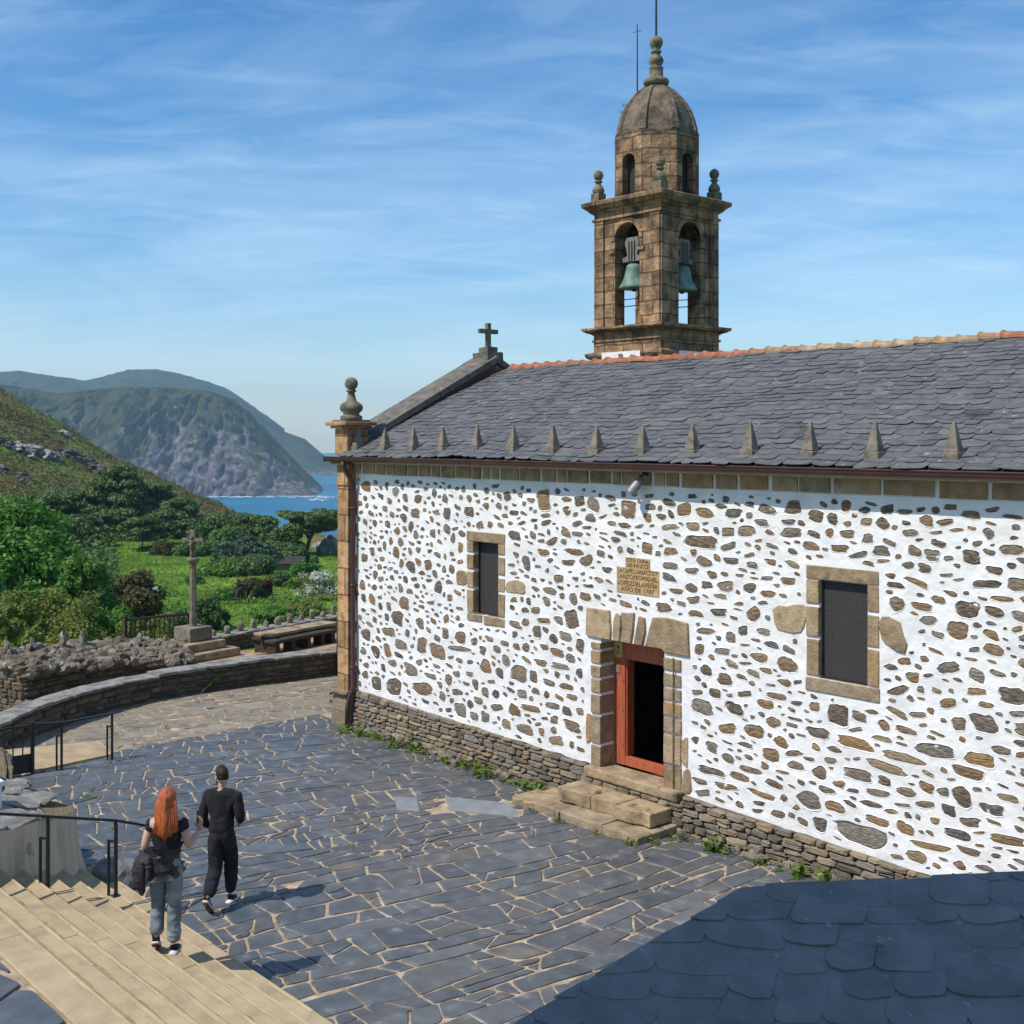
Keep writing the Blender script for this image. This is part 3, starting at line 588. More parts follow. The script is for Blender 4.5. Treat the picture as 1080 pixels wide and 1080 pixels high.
lint([(7.04,2.72),(7.06,3.17),(7.57,3.18),(7.60,2.86),(7.585,2.704),(7.18,2.704)])
lint([(7.645,2.704),(7.665,3.03),(7.72,3.15),(7.81,3.12),(7.825,2.95),(7.79,2.704)])
lint([(7.84,2.704),(7.86,2.95),(7.83,3.17),(8.11,3.20),(8.08,2.9),(8.03,2.704)])
lint([(8.10,2.704),(8.18,3.05),(8.21,3.16),(8.33,3.14),(8.345,2.95),(8.28,2.704)])
lint([(8.34,2.704),(8.42,2.95),(8.50,3.17),(8.75,3.20),(9.20,3.16),(9.23,2.66),(8.74,2.66),(8.70,2.704)])
li = m.build('door_lintel', ASHLAR, ch); bevel(li, .014)
m = MB(); m.tube([(8.93,-.044,2.60),(8.93,-.044,.5)], .013, 8); m.build('jamb_line', RUBBLE, ch)  # thin dark line down the right door jamb
m = MB(); m.box((7.362,.30,.62),(7.61,.40,2.70)); m.box((8.44,.30,.62),(8.718,.40,2.70)); m.box((7.612,.302,2.36),(8.438,.398,2.698)); m.box((7.612,.302,.62),(8.438,.398,.77))
df = m.build('door_frame', REDDOOR, ch); bevel(df, .008)
m = MB(); m.box((7.585,.33,.77),(7.635,.50,2.36)); m.box((8.415,.33,.77),(8.45,.5,2.36)); m.build('door_stop', REDDOOR, df)
m = MB()
for z in (.95,1.5,2.0): m.lathe([(.012,0),(.012,.008),(.004,.012)], (7.585,.296,z), 8)
m.build('bolts', IRON, df)
m = MB(); m.box((7.385,.285,2.37),(7.56,.298,2.62)); nt_ = m.build('notice_board', YELLOW, ch)
m = MB(); m.prism([(7.44,.282,2.55),(7.47,.282,2.57),(7.52,.282,2.52),(7.49,.282,2.50)], (0,.002,0))
for z in (2.475,2.45,2.425): m.box((7.41,.282,z),(7.53,.2845,z+.008))
m.build('notice_print', CARVED, nt_)
m = MB(); m.box((7.39,.286,2.12),(7.51,.299,2.22)); m.build('grey_plate', GREYPL, ch)
m = MB(); m.box((7.10,-.16,.44),(9.10,.30,.60),.015); th = m.build('door_threshold', SLABST, ch); bevel(th, .03)
# inscribed plaque
m = MB(); m.prism([(x,-.014,z) for x, z in ((7.72,3.50),(8.61,3.50),(8.61,3.89),(8.42,3.90),(8.42,4.07),(7.91,4.07),(7.91,3.905),(7.72,3.905))], (0,.02,0)); pq = m.build('inscription_plaque', PLAQUE, ch)
for i, (t, z, s, cx) in enumerate((('ESTA OBRA', 4.025, .082, 8.165), ('SE HIZO', 3.945, .082, 8.165), ('LACAPELLANACOST', 3.850, .098, 8.165), ('LANZOYRDMIGVEL', 3.755, .098, 8.165), ('LOPEZDELAPEÑA', 3.655, .098, 8.165), ('AÑO DE 1787', 3.555, .098, 8.165))):
    me = text_mesh(t, s, .0015); o = link('inscription', me, CARVED, pq)
    xs = [v.co.x for v in me.vertices]; wdt = max(xs)-min(xs); tw = .46 if i < 2 else (.84 if i < 5 else .70)
    o.matrix_parent_inverse = Matrix(); o.rotation_euler = (R(90),0,0); o.location = (cx, -.0165, z); o.scale = (tw/wdt, 1.0, 1.0)
# entrance steps
es = thing('entrance_steps', (8.0,-.8,0), 'two worn brown stone slabs forming steps below the red door', 'steps')
m = MB()
def slabs(mb, xs, y0, y1, z0, z1, r):
    for a, b_ in zip(xs, xs[1:]):
        n = 4; lo = [(a+.003, y0+r.uniform(-.04,.05))]+[(a+(b_-a)*k/n, y0+r.uniform(-.05,.06)) for k in range(1,n)]+[(b_-.003, y0+r.uniform(-.04,.05))]
        pts = lo+[(b_-.003, y1), (a+.003, y1)]
        dz = r.uniform(-.02,.016); mb.prism([(x, y, z0) for x, y in pts], (0,0,z1-z0+dz))
r5 = random.Random(15)
slabs(m, [6.30,6.82,7.45,8.35,9.12], -1.05, -.14, -.02, .115, r5); o = m.build('lower_step', SLABST, es); bevel(o, .012)
m = MB(); slabs(m, [7.02,7.75,8.30,8.98], -.66, -.14, .13, .33, r5); o = m.build('upper_step', SLABST, es); bevel(o, .015)
# floodlight on its bracket under the eaves
fl = thing('floodlight', (8.2,-.1,5.3), 'grey cylindrical floodlight fixed under the church eaves', 'floodlight')
m = MB(); d = Vector((-.50,-.25,-.70)).normalized(); p = Vector((8.38,-.15,5.34)); m.tube([p, p+d*.06, p+d*.07, p+d*.27, p+d*.28], [.05,.055,.07,.078,.082], 14); m.build('lamp_housing', ALU, fl, True)
m = MB(); m.tube([(8.38,-.02,5.43),(8.38,-.12,5.42),(8.38,-.15,5.36)], .018, 8); m.box((8.34,-.03,5.38),(8.42,-.062,5.46)); m.build('bracket', IRON, fl)
# ================================================================ BELL TOWER
TX, TY = 1.5, 8.05
bt = thing('bell_tower', (TX,TY,0), 'square granite bell tower with arched openings and an octagonal dome', 'bell tower')
def sq(mb, h, z0, z1, j=0): mb.box((TX-h,TY-h,z0),(TX+h,TY+h,z1), j)
m = MB(); sq(m,1.08,3.0,7.84); sq(m,1.08,8.055,8.46); sq(m,1.115,8.30,8.35)
m.build('tower_base', TOWER, bt)
def corn(mb, prof, n=4, rot=PI/4, k=math.sqrt(2)): mb.lathe([(r*k, z) for r, z in prof], (TX,TY,0), n, rot)
m = MB(); corn(m, [(1.10,7.845),(1.2,7.90),(1.24,7.96),(1.24,8.01),(1.12,8.05)]); corn(m, [(1.09,8.462),(1.13,8.50),(1.22,8.53),(1.30,8.59),(1.30,8.64),(1.06,8.665)]); m.build('lower_cornice', TOWER, bt)
m = MB(); m.box((.88,TY-1.27,7.5),(2.1,TY-1.09,8.01),.01); m.build('plaster_patch', PLASTER, bt); m = MB(); m.box((TX+1.09,7.42,7.5),(TX+1.27,8.45,8.0),.01); m.build('plaster_patch', PLASTER, bt)
m = MB()
for (x, z) in ((1.05,7.86),(1.5,7.92),(1.85,7.88)):
    m.prism([(x+p[0], TY-1.285, z+p[1]) for p in blob(10,.14,.10,rng)], (0,.03,0))
m.build('patch_stones', FIELD, bt)
def arch_wall(mb, O, U, N, half, z0, z1, oh, sill, spring, th, seg=10):
    """wall slab with one round-headed opening; O centre at z=0, U along, N outward"""
    O, U, N = Vector(O), Vector(U), Vector(N)
    def blk(poly): mb.prism([O+U*a+Vector((0,0,b)) for a, b in poly], -N*th)
    blk([(-half,z0),(-oh,z0),(-oh,spring),(-half,spring)]); blk([(oh,z0),(half,z0),(half,spring),(oh,spring)])
    if sill > z0+.01: blk([(-oh+.001,z0),(oh-.001,z0),(oh-.001,sill),(-oh+.001,sill)])
    pts = [(-half,spring+.001)]+[(oh*math.cos(PI-PI*i/seg), spring+oh*math.sin(PI*i/seg)+.001) for i in range(seg+1)]+[(half,spring+.001),(half,z1),(-half,z1)]
    c = 1+seg//2
    left = pts[:c+1]+[(0,z1),(-half,z1)]; right = pts[c:seg+3]+[(half,z1),(0,z1)]
    for p in (left, right):
        apex = p[-1]
        # fan of quads keeps the concave head clean
        body = p[:-1]
        for i in range(len(body)-1):
            blk([body[i], body[i+1], apex])
m = MB(); H = 1.05; th = .34; dirs = [((0,-1),(1,0)),((1,0),(0,1)),((0,1),(-1,0)),((-1,0),(0,-1))]
for n_, u_ in dirs:
    N, U = Vector((*n_,0)), Vector((*u_,0))
    arch_wall(m, Vector((TX,TY,0))+N*H, U, N, H-th*.5-.17 if False else H-.0015, 8.665, 11.30, .40, 8.665, 10.72 if N.y < 0 or N.x > 0 else 9.75, th)
sh = m.build('belfry_walls', TOWER, bt)
m = MB()
for n_, u_ in dirs:
    N, U = Vector((*n_,0)), Vector((*u_,0)); c = Vector((TX,TY,0))+N*H
    for s in (-1, 1):
        p = c+U*s*.90; m.prism([p-U*.15, p+U*.1525, p+U*.1525+N*.045, p-U*.15+N*.045], (0,0,2.62)); 
        if N.y > 0 or N.x < 0: continue
        q = c+U*s*.47+Vector((0,0,10.42)); m.prism([q-U*.10, q+U*.10, q+U*.10+N*.05, q-U*.10+N*.05], (0,0,.07))
    for i in range(12 if (N.y < 0 or N.x > 0) else 0):
        a, b = PI*i/12, PI*(i+1)/12
        m.prism([c+N*.03+U*r*math.cos(t)+Vector((0,0,10.72+r*math.sin(t))) for r, t in ((.402,a),(.402,b),(.52,b),(.52,a))], -N*.031)
for v in range(len(m.v)): pass
m.v = [(x, y, z if z > 3 else z+8.67) for x, y, z in m.v]
m.build('corner_strips', TOWER, bt)
m = MB(); corn(m, [(1.07,11.24),(1.12,11.26),(1.12,11.30),(1.07,11.33),(1.07,11.42),(1.13,11.46),(1.2,11.54),(1.30,11.62),(1.31,11.70),(1.24,11.735),(.6,11.76)]); m.build('upper_cornice', TOWER, bt)
# octagonal drum and dome
m = MB(); ap = 1.0
for k in range(8):
    t = PI/4*k; N = Vector((math.cos(t), math.sin(t), 0)); U = Vector((-N.y, N.x, 0)); c = Vector((TX,TY,0))+N*ap
    hw = ap*math.tan(PI/8)-.002
    if k % 2 == 0: arch_wall(m, c, U, N, hw, 11.74, 13.24, .205, 11.80, 12.58, .2, 8)
    else: m.prism([c-U*hw+Vector((0,0,11.74)), c+U*hw+Vector((0,0,11.74)), c+U*hw+Vector((0,0,13.24)), c-U*hw+Vector((0,0,13.24))], -N*.2)
m.build('drum', TOWER, bt)
m = MB(); m.lathe([(.84,11.765),(.84,13.2)], (TX,TY,0), 8, PI/8); m.build('drum_core', DARKIN, bt)  # dark core added to block the sky through the drum windows
m = MB(); k8 = 1/math.cos(PI/8); prof = [(1.0,13.243),(1.01,13.29),(.945,13.31),(.925,13.46),(.87,13.68),(.80,13.88),(.715,14.05),(.60,14.22),(.46,14.39),(.30,14.52),(.2,14.58)]
m.lathe([(r*k8, z) for r, z in prof], (TX,TY,0), 8, PI/8)
for k in range(8):
    t = PI/8+PI/4*k; N = Vector((math.cos(t), math.sin(t), 0)); U = Vector((-N.y, N.x, 0)); pr = prof[2:-1]
    for (r0, z0), (r1_, z1) in zip(pr, pr[1:]):
        w0, w1 = .05+.06*r0, .05+.06*r1_
        a, b = Vector((TX,TY,z0))+N*r0*k8, Vector((TX,TY,z1))+N*r1_*k8; o = (N*.6+Vector((0,0,.4)))*.03
        m.add([a-U*w0-N*.03, a+U*w0-N*.03, b+U*w1-N*.03, b-U*w1-N*.03, a-U*w0*.8+o, a+U*w0*.8+o, b+U*w1*.8+o, b-U*w1*.8+o], [(4,5,6,7),(0,1,5,4),(1,2,6,5),(2,3,7,6),(3,0,4,7)])
m.build('dome', DOMEST, bt)
m = MB(); m.lathe([(.2,14.58),(.30,14.62),(.32,14.68),(.30,14.74),(.22,14.77),(.17,14.80),(.165,15.0),(.185,15.03),(.12,15.07),(.15,15.12),(.185,15.20),(.16,15.28),(.10,15.34),(.09,15.39),(.13,15.41),(.13,15.44),(.08,15.47),(.12,15.53),(.155,15.60),(.165,15.68),(.13,15.77),(.03,15.82)], (TX,TY,0), 18); m.build('dome_finial', MOSSY, bt, True)
m = MB(); m.tube([(TX,TY,15.78),(TX,TY,17.9)], [.028,.018], 6); m.build('lightning_rod', IRON, bt)
m = MB(); p = Vector((.86,8.07,14.15)); m.tube([p, p+Vector((0,0,2.12))], [.022,.012], 6); m.bar(p+Vector((-.10,-.06,1.93)), p+Vector((.10,.06,1.97)), .012); m.build('antenna_rod', IRON, bt)
for sx in (-1,1):
    for sy in (-1,1):
        m = MB(); c = (TX+sx*1.0, TY+sy*1.0, 11.74); m.box((c[0]-.13,c[1]-.13,11.70),(c[0]+.13,c[1]+.13,11.96))
        m.lathe([(.11,.22),(.14,.25),(.15,.31),(.12,.38),(.07,.44),(.06,.48),(.10,.50),(.10,.53),(.06,.55),(.11,.61),(.125,.68),(.10,.75),(.03,.80)], c, 14); m.build('corner_finial', MOSSY, bt)
m = MB()
for z in (9.15,9.32): m.tube([(1.08,7.3,z),(1.92,7.3,z)], .012, 5); m.tube([(2.25,7.62,z-.1),(2.25,8.45,z)], .012, 5)
m.build('iron_tie_bar', IRON, bt)
def bell(c, rz, label):
    e = thing('bell', c, label, 'bell', 'bells in the bell tower')
    prof = [(.36,0),(.372,.035),(.33,.11),(.265,.22),(.225,.35),(.205,.47),(.185,.555),(.12,.60),(.05,.615)]
    m = MB(); m.lathe(prof+[(.04,.56),(.10,.54),(.15,.48),(.17,.40),(.19,.28),(.23,.16),(.28,.05)], c, 24); b = m.build('bell_body', BRONZE, e, True)
    m = MB(); U = Vector((math.cos(rz), math.sin(rz), 0)); N = Vector((-U.y,U.x,0)); C0 = Vector(c)
    pr = [(-.40,.66),(.40,.66),(.40,.76),(.20,.80),(.24,.95),(.30,1.12),(.22,1.24),(-.22,1.24),(-.30,1.12),(-.24,.95),(-.20,.80),(-.40,.76)]
    for s_, poly in ((0,[pr[0],pr[1],pr[2],pr[11]]),(0,[pr[11],pr[2],pr[3],pr[10]]),(0,[pr[10],pr[3],pr[4],pr[9]]),(0,[pr[9],pr[4],pr[5],pr[8]]),(0,[pr[8],pr[5],pr[6],pr[7]])):
        m.prism([C0+U*a*.78-N*.08+Vector((0,0,b_)) for a, b_ in poly], N*.16)
    m.build('yoke', WOODG, e)
    m = MB()
    for a in (-.09,.0,.09): m.tube([C0+U*a-N*.10+Vector((0,0,.52)), C0+U*a-N*.10+Vector((0,0,1.15))], .012, 5)
    m.tube([C0-U*.5+Vector((0,0,.70)), C0+U*.5+Vector((0,0,.70))], .022, 6); m.build('iron_strap', IRON, e)
    m = MB(); m.tube([C0+Vector((0,0,.45)), C0+Vector((0,0,.02)), C0+Vector((0,0,-.06))], [.015,.02,.05], 8); m.build('clapper', IRON, e)
bell((1.53,7.22,9.54), 0, 'green bronze bell hanging in the left, sunlit arch of the bell tower')
bell((2.34,8.02,9.48), PI/2, 'green bronze bell hanging in the right, shaded arch of the bell tower')

# ================================================================ PLAZA
m = MB(); n = 40
for i in range(n):
    for j in range(n):
        pass
m.add([(-5.0,-9,-.014),(21,-14,-.014),(21,.2,-.014),(-.9,.2,-.014),(-.9,6,-.014),(-5.0,6,-.014)], [(0,1,2,3),(0,3,4,5)])
struct(m.build('plaza', JOINT))
rv = random.Random(31)
def warp(x, y):
    # rows run a little fan-wise towards the church
    d = 22-y; f = (x-12.5)/26; return (12.5+d*math.sin(f)+.10*math.sin(y*.9+x*.5), 22-d*math.cos(f)+.10*math.sin(x*.8+y*.5))
m = MB()
_pv = paving
PSK = [(6.62,-2.1),(7.0,-1.22),(7.85,-1.25),(7.5,-2.2)]
def inpoly(x, y, P):
    c = False; n = len(P)
    for i in range(n):
        (xa, ya), (xb, yb) = P[i], P[(i+1)%n]
        if (ya > y) != (yb > y) and x < (xb-xa)*(y-ya)/(yb-ya)+xa: c = not c
    return c
PALE = [(5.35,-1.66),(6.35,-1.10),(7.0,-1.45),(6.0,-2.05)]
_reg = [(-1.02,-9.5),(16.5,-9.5),(16.5,-.02),(-1.02,-.02)]
paving(m, _reg, .48, .36, R(90), 0.0, rv, warp=warp, drop=.14, joint=.0175, skip=lambda x, y: (y < -7.75 and x > 5.4) or inpoly(x, y, PALE))
struct(m.build('slate_paving', PAVE))
m = MB(); m.prism([(x,y,-.03) for x, y in PALE], (0,0,.036)); m.prism([(x-.7,y-.55,-.03) for x, y in [(5.5,-1.75),(6.1,-2.12),(6.4,-1.9),(5.8,-1.5)]], (0,0,.036)); o = struct(m.build('pale_paving_slab', PALESLAB)); bevel(o, .008)
m = MB(); paving(m, [(-4.75,-8.5),(-1.03,-8.5),(-1.03,5.2),(-4.75,5.2)], .42, .26, R(70), -.006, rv, drop=.2, joint=.012, tilt=.02, seed=8)
struct(m.build('rough_flagstones', FLAG))
# pale wedge of smooth stone by the railing
rmp = thing('stone_ramp', (-1.2,-5.4,0), 'smooth sandy stone ramp on the paving between the iron railings', 'ramp')
m = MB(); m.add([(-.58,-6.3,-.02),(-.80,-4.72,-.02),(-1.62,-4.62,-.02),(-1.95,-6.3,-.02),(-.58,-6.3,.05),(-.80,-4.72,.03),(-1.62,-4.62,.10),(-1.95,-6.3,.16)], [(0,3,2,1),(4,5,6,7),(0,1,5,4),(1,2,6,5),(2,3,7,6),(3,0,4,7)]); m.build('ramp_slab', SANDST, rmp)

# ================================================================ STAIRS, LANDING
st = thing('stone_stairs', (10,-8.6,0), 'broad flight of pale sandstone steps going down to the slate plaza', 'stairs')
RISE = .15
def nose(k): return -7.44-.344*(k-1)
rs = random.Random(6)
for k in range(1, 9):
    m = MB(); y1 = nose(k); y0 = nose(k+1) if k < 8 else -10.2; x = 4.95+.62*max(0, (-7.6-y1)); x += rs.uniform(-.02,.02)
    while x < 15:
        l = rs.uniform(2.6, 4.2); m.box((x+.001, y0+.004-(.04 if k < 8 else 0), RISE*(k-1)-.10+.0), (x+l-.001, y1+rs.uniform(-.005,.003), RISE*k+rs.uniform(-.002,.002))); x += l
    o = m.build('step', SANDST, st); bevel(o, .014)
    m = MB(); x = 4.95+.62*max(0, (-7.6-y1)); 
    while x < 15:
        l = rs.uniform(.25, .9); d_ = rs.uniform(.018,.045)
        if rs.random() < .85: m.add([(x,y1-.012-d_,RISE*k+.0045),(x+l*.5,y1-.012-d_*rs.uniform(.6,1.3),RISE*k+.0045),(x+l,y1-.012-d_,RISE*k+.0045),(x+l,y1-.009,RISE*k+.0045),(x,y1-.009,RISE*k+.0045)], [(0,1,2,3,4)])
        x += l
    m.build('worn_edge', NOSING, o)
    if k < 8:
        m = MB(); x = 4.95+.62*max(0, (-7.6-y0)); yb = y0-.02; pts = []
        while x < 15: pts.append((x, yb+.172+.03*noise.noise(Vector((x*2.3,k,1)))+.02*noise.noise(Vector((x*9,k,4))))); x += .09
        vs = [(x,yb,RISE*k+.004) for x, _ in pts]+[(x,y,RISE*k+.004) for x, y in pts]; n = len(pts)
        m.add(vs, [(i,i+1,n+i+1,n+i) for i in range(n-1)]); m.build('tread_band', TREADBAND, o)  # darker colour laid along the back of each tread to separate the steps
m = MB(); m.add([(6.0,-14.5,1.17),(16.5,-14.5,1.17),(16.5,-10.2,1.17),(6.0,-10.2,1.17)], [(0,1,2,3)]); m.add([(6.0,-14.5,1.17),(16.5,-14.5,1.17),(16.5,-14.5,-.3),(6,-14.5,-.3)], [(0,1,2,3)]); struct(m.build('upper_landing', JOINT))
m = MB(); paving(m, [(6.5,-14.4),(16.4,-14.4),(16.4,-10.22),(6.5,-10.22)], .8, .6, R(20), 1.2, rv, joint=.022, drop=.1); struct(m.build('landing_slates', PAVE))
# ---- plaster-faced retaining wall beside the stairs
rw = thing('retaining_wall', (5.3,-8.5,0), 'stained plaster wall topped with rough grey slabs beside the sandstone steps', 'wall')
pth = [(4.85,-7.68),(5.12,-7.74),(5.45,-7.98),(5.95,-8.55),(6.45,-9.2),(7.2,-10.2),(8.0,-11.4)]
def rwtop(x, y): return 1.03+.24*max(0, -7.75-y)+.03*noise.noise(Vector((x*1.5,y*1.5,2)))
m = MB(); ns = 8; cols = []
fine = []
for (a, b) in zip(pth, pth[1:]):
    for i in range(6): fine.append((a[0]+(b[0]-a[0])*i/6, a[1]+(b[1]-a[1])*i/6))
fine.append(pth[-1]); vs = []; L_ = len(fine)
for i, (x, y) in enumerate(fine):
    a = fine[max(0,i-1)]; b = fine[min(L_-1,i+1)]; d = Vector((b[0]-a[0], b[1]-a[1], 0)).normalized(); nrm = Vector((-d.y, d.x, 0))
    if nrm.x+nrm.y < 0: nrm = -nrm
    t = rwtop(x, y)
    for j in range(ns+1):
        f = j/ns; p = Vector((x, y, 0))+nrm*(.22*(1-f)**2.2-.02+.012*noise.noise(Vector((x*3,f*3,y*3)))); vs.append((p.x, p.y, -.05+(t+.05)*f))
m.add(vs, [(i*(ns+1)+j, (i+1)*(ns+1)+j, (i+1)*(ns+1)+j+1, i*(ns+1)+j+1) for i in range(L_-1) for j in range(ns)])
m.build('plaster_face', OLDPL, rw, True)
m = MB(); rb = random.Random(9)
back = [(4.9,-7.72),(4.3,-8.02),(3.2,-7.98),(2.3,-7.65),(1.4,-7.4),(-.5,-7.3)]
def along(path, s):
    for a, b in zip(path, path[1:]):
        l = math.hypot(b[0]-a[0], b[1]-a[1])
        if s <= l: return Vector((a[0]+(b[0]-a[0])*s/l, a[1]+(b[1]-a[1])*s/l, 0)), Vector(((b[1]-a[1])/l, -(b[0]-a[0])/l, 0))
        s -= l
    return Vector((*path[-1],0)), Vector(((b[1]-a[1])/l, -(b[0]-a[0])/l, 0))
plen = lambda path: sum(math.hypot(b[0]-a[0], b[1]-a[1]) for a, b in zip(path, path[1:]))
def rubwall(mb, path, side, z0, z1, w, h, depth, r, backing=True):
    P = lambda s, z: along(path, s)[0]+Vector((0,0,z)); Nn = lambda s: along(path, s)[1]*side
    rubble(mb, P, Nn, 0, plen(path), z0, z1, w, h, depth, .012, r)
rubwall(m, back, 1, lambda s: -.05, lambda s: .98, .34, .15, .06, rb)
m.build('rubble_face', RUBBLE, rw)
m = MB(); core = [(4.85,-7.72),(5.1,-7.78),(5.42,-8.02),(5.92,-8.6),(6.42,-9.25),(7.15,-10.25),(7.9,-11.4),(-.5,-11.4),(-.5,-7.35),(1.4,-7.45),(2.3,-7.7),(3.2,-8.03),(4.3,-8.07)]
m.add([(x, y, rwtop(x, y)-.05) for x, y in core]+[(x,y,-.2) for x, y in core], [tuple(range(len(core)))]+[(i,(i+1)%len(core),len(core)+(i+1)%len(core),len(core)+i) for i in range(len(core))]); m.build('core', RUBBLE, rw)
m = MB(); rect = [(-.6,-9.9),(4.0,-11.0),(7.05,-10.35),(6.42,-9.24),(5.90,-8.56),(5.42,-7.99),(5.1,-7.74),(4.85,-7.70),(3.6,-8.0),(-.6,-7.3)]
paving(m, rect[:], .95, .55, R(10), 0, rb, joint=.014, drop=.15, tilt=.05, th=.14, round_=1.2)
m.v = [(x+.0, y, z+rwtop(x, y)+.02) for x, y, z in m.v]
for k in range(26):
    x = rb.uniform(1.0,5.2); y = -8.05-abs(rb.gauss(0,.35))
    m.ico((x, y, rwtop(x,y)+.03), (rb.uniform(.12,.35), rb.uniform(.1,.22), rb.uniform(.03,.07)), 2, .3, 1.2, k)
m.build('top_slabs', COPING, rw)
bx = thing('meter_box', (5.1,-9.0,1.2), 'small white painted box standing on the rough slabs of the retaining wall', 'box')
m = MB(); m.box((4.86,-9.22,1.1),(5.34,-8.80,1.60)); o = m.build('box_body', PALEBLUE, bx); bevel(o, .01); m = MB(); m.box((4.84,-9.24,1.602),(5.36,-8.78,1.64)); m.build('box_lid', PALEBLUE, bx)
bo = thing('slate_boulder', (5.6,-7.3,0), 'dark pointed slate boulder lying at the foot of the plaster wall', 'boulder')
m = MB(); m.ico((5.42,-7.32,.12), (.34,.30,.24), 3, .35, 1.1, 5); m.build('rock', SLATE2, bo)

# ================================================================ RAILINGS
def rail_thing(name, posts, top, label, extra=(), endpts=None):
    e = thing(name, posts[0], label, 'railing')
    m = MB(); hp = [Vector(p)+Vector((0,0,top)) for p in posts]
    pts = ([Vector(endpts[0])] if endpts and endpts[0] else [])+hp+([Vector(endpts[1])] if endpts and endpts[1] else [])
    for a, b in zip(pts, pts[1:]): m.bar(a, b, .045, .03)
    m.build('handrail', IRON, e)
    for p in posts:
        m = MB(); p = Vector(p); m.bar(p, p+Vector((0,0,top-.012)), .036); q = p+Vector((-.075,-.06,0)); m.bar(q, q+Vector((0,0,top*.74)), .028); m.bar(q+Vector((0,0,top*.74-.014)), p+Vector((0,0,top*.74-.014)), .026)
        m.box((p.x-.05,p.y-.05,p.z),(p.x+.05,p.y+.05,p.z+.008)); m.build('post', IRON, e)
    return e
rail_thing('stair_railing', [(6.80,-8.77,.6),(6.58,-7.85,.3),(6.41,-7.14,.0)], .935, 'black iron handrail on slim posts running down the sandstone steps', endpts=((7.20,-10.5,2.09),None))
e = rail_thing('plaza_railing', [(-.53,-4.85,-.01),(-.47,-5.81,-.01)], .86, 'low black iron railing beside the sandy stone ramp', endpts=(None,(-.55,-6.25,.88)))
gt = thing('black_gate', (-.6,-6.3,0), 'black barred iron gate at the left edge beyond the plaster wall', 'gate')
m = MB(); a, b = Vector((-.60,-6.28,0)), Vector((-.80,-8.4,0)); m.bar(a, a+Vector((0,0,.92)), .055); m.bar(a+Vector((0,0,.86)), b+Vector((0,0,.86)), .03); m.bar(a+Vector((0,0,.34)), b+Vector((0,0,.34)), .03)
q = a.lerp(b,.44); m.bar(q, q+Vector((0,0,1.15)), .06); m.build('gate_frame', IRON, gt)
m = MB(); m.box((-.66,-6.75,.02),(-.61,-6.29,.33)); m.build('kick_plate', IRON, gt)
for i in range(1,13):
    p = a.lerp(b, i/13); m = MB(); m.bar(p+Vector((0,0,.355)), p+Vector((0,0,.845)), .018); m.build('bar', IRON, gt)

# ================================================================ GARDEN TERRACE AND ITS WALLS
def gz(x, y):
    t = min(1, max(0, (-.1-y)/1.6)); return .50-.125*max(0, -5.0-x)-.95*t*t*(3-2*t)
m = MB(); nx, ny = 26, 44; vs = []
for i in range(nx+1):
    for j in range(ny+1):
        x = -4.6-8.5*i/nx; y = -8.5+18*j/ny; vs.append((x, y, gz(x,y)+.03*noise.noise(Vector((x*.8,y*.8,1)))))
m.add(vs, [(i*(ny+1)+j,(i+1)*(ny+1)+j,(i+1)*(ny+1)+j+1,i*(ny+1)+j+1) for i in range(nx) for j in range(ny)]); struct(m.build('garden_terrace', EARTH, None, True))
ctrl = [(-1.2,-7.6),(-2.1,-6.6),(-3.2,-5.35),(-4.0,-4.1),(-4.55,-2.8),(-4.75,-1.2),(-4.62,.4),(-4.45,1.9),(-4.35,2.9)]
def smooth_path(c, n=5):
    out = []
    for i in range(len(c)-1):
        p0, p1, p2, p3 = [Vector((*c[max(0,min(len(c)-1,k))],0)) for k in (i-1,i,i+1,i+2)]
        for j in range(n):
            t = j/n; q = .5*((2*p1)+(p2-p0)*t+(2*p0-5*p1+4*p2-p3)*t*t+(3*p1-p0-3*p2+p3)*t**3); out.append((q.x,q.y))
    return out+[c[-1]]
sp = smooth_path(ctrl); PL = plen(sp)
pw = thing('parapet_wall', (-4.5,-1,0), 'low curved rubble wall with pale flat coping round the edge of the plaza', 'wall')
ptop = lambda s: .44+.10*min(1, s/5)+.03*math.sin(s*.8)
m = MB(); rw_ = random.Random(12); rubwall(m, sp, 1, lambda s: -.06, lambda s: ptop(s)-.02, .30, .12, .055, rw_)
# core
vs = []; N_ = 60
for i in range(N_+1):
    s = PL*i/N_; p, n_ = along(sp, s); t = ptop(s)-.03
    for o, z in ((.0,-.1),(.0,t),(-.42,t),(-.42,-.1)): q = p+n_*o; vs.append((q.x,q.y,z))
m.add(vs, [(i*4+j, i*4+4+j, i*4+5+j, i*4+1+j) for i in range(N_) for j in range(3)]); m.build('rubble_face', RUBBLE, pw)
m = MB(); s = 0
while s < PL:
    l = rw_.uniform(.35,.85); a, b = s+.006, min(s+l-.006, PL); pts = []
    if b-a > .1:
        t = ptop((a+b)/2)
        for k in range(4):
            q, n_ = along(sp, a+(b-a)*k/3); pts.append(q+n_*(.10+rw_.uniform(-.03,.03)))
        for k in range(4):
            q, n_ = along(sp, b-(b-a)*k/3); pts.append(q+n_*(-.46+rw_.uniform(-.03,.03)))
        z0 = t-.015+rw_.uniform(-.01,.01); m.prism([(p.x,p.y,z0) for p in pts], (rw_.uniform(-.01,.01),0,rw_.uniform(.05,.085)))
    s += l
o = m.build('coping', COPING, pw); bevel(o, .015)
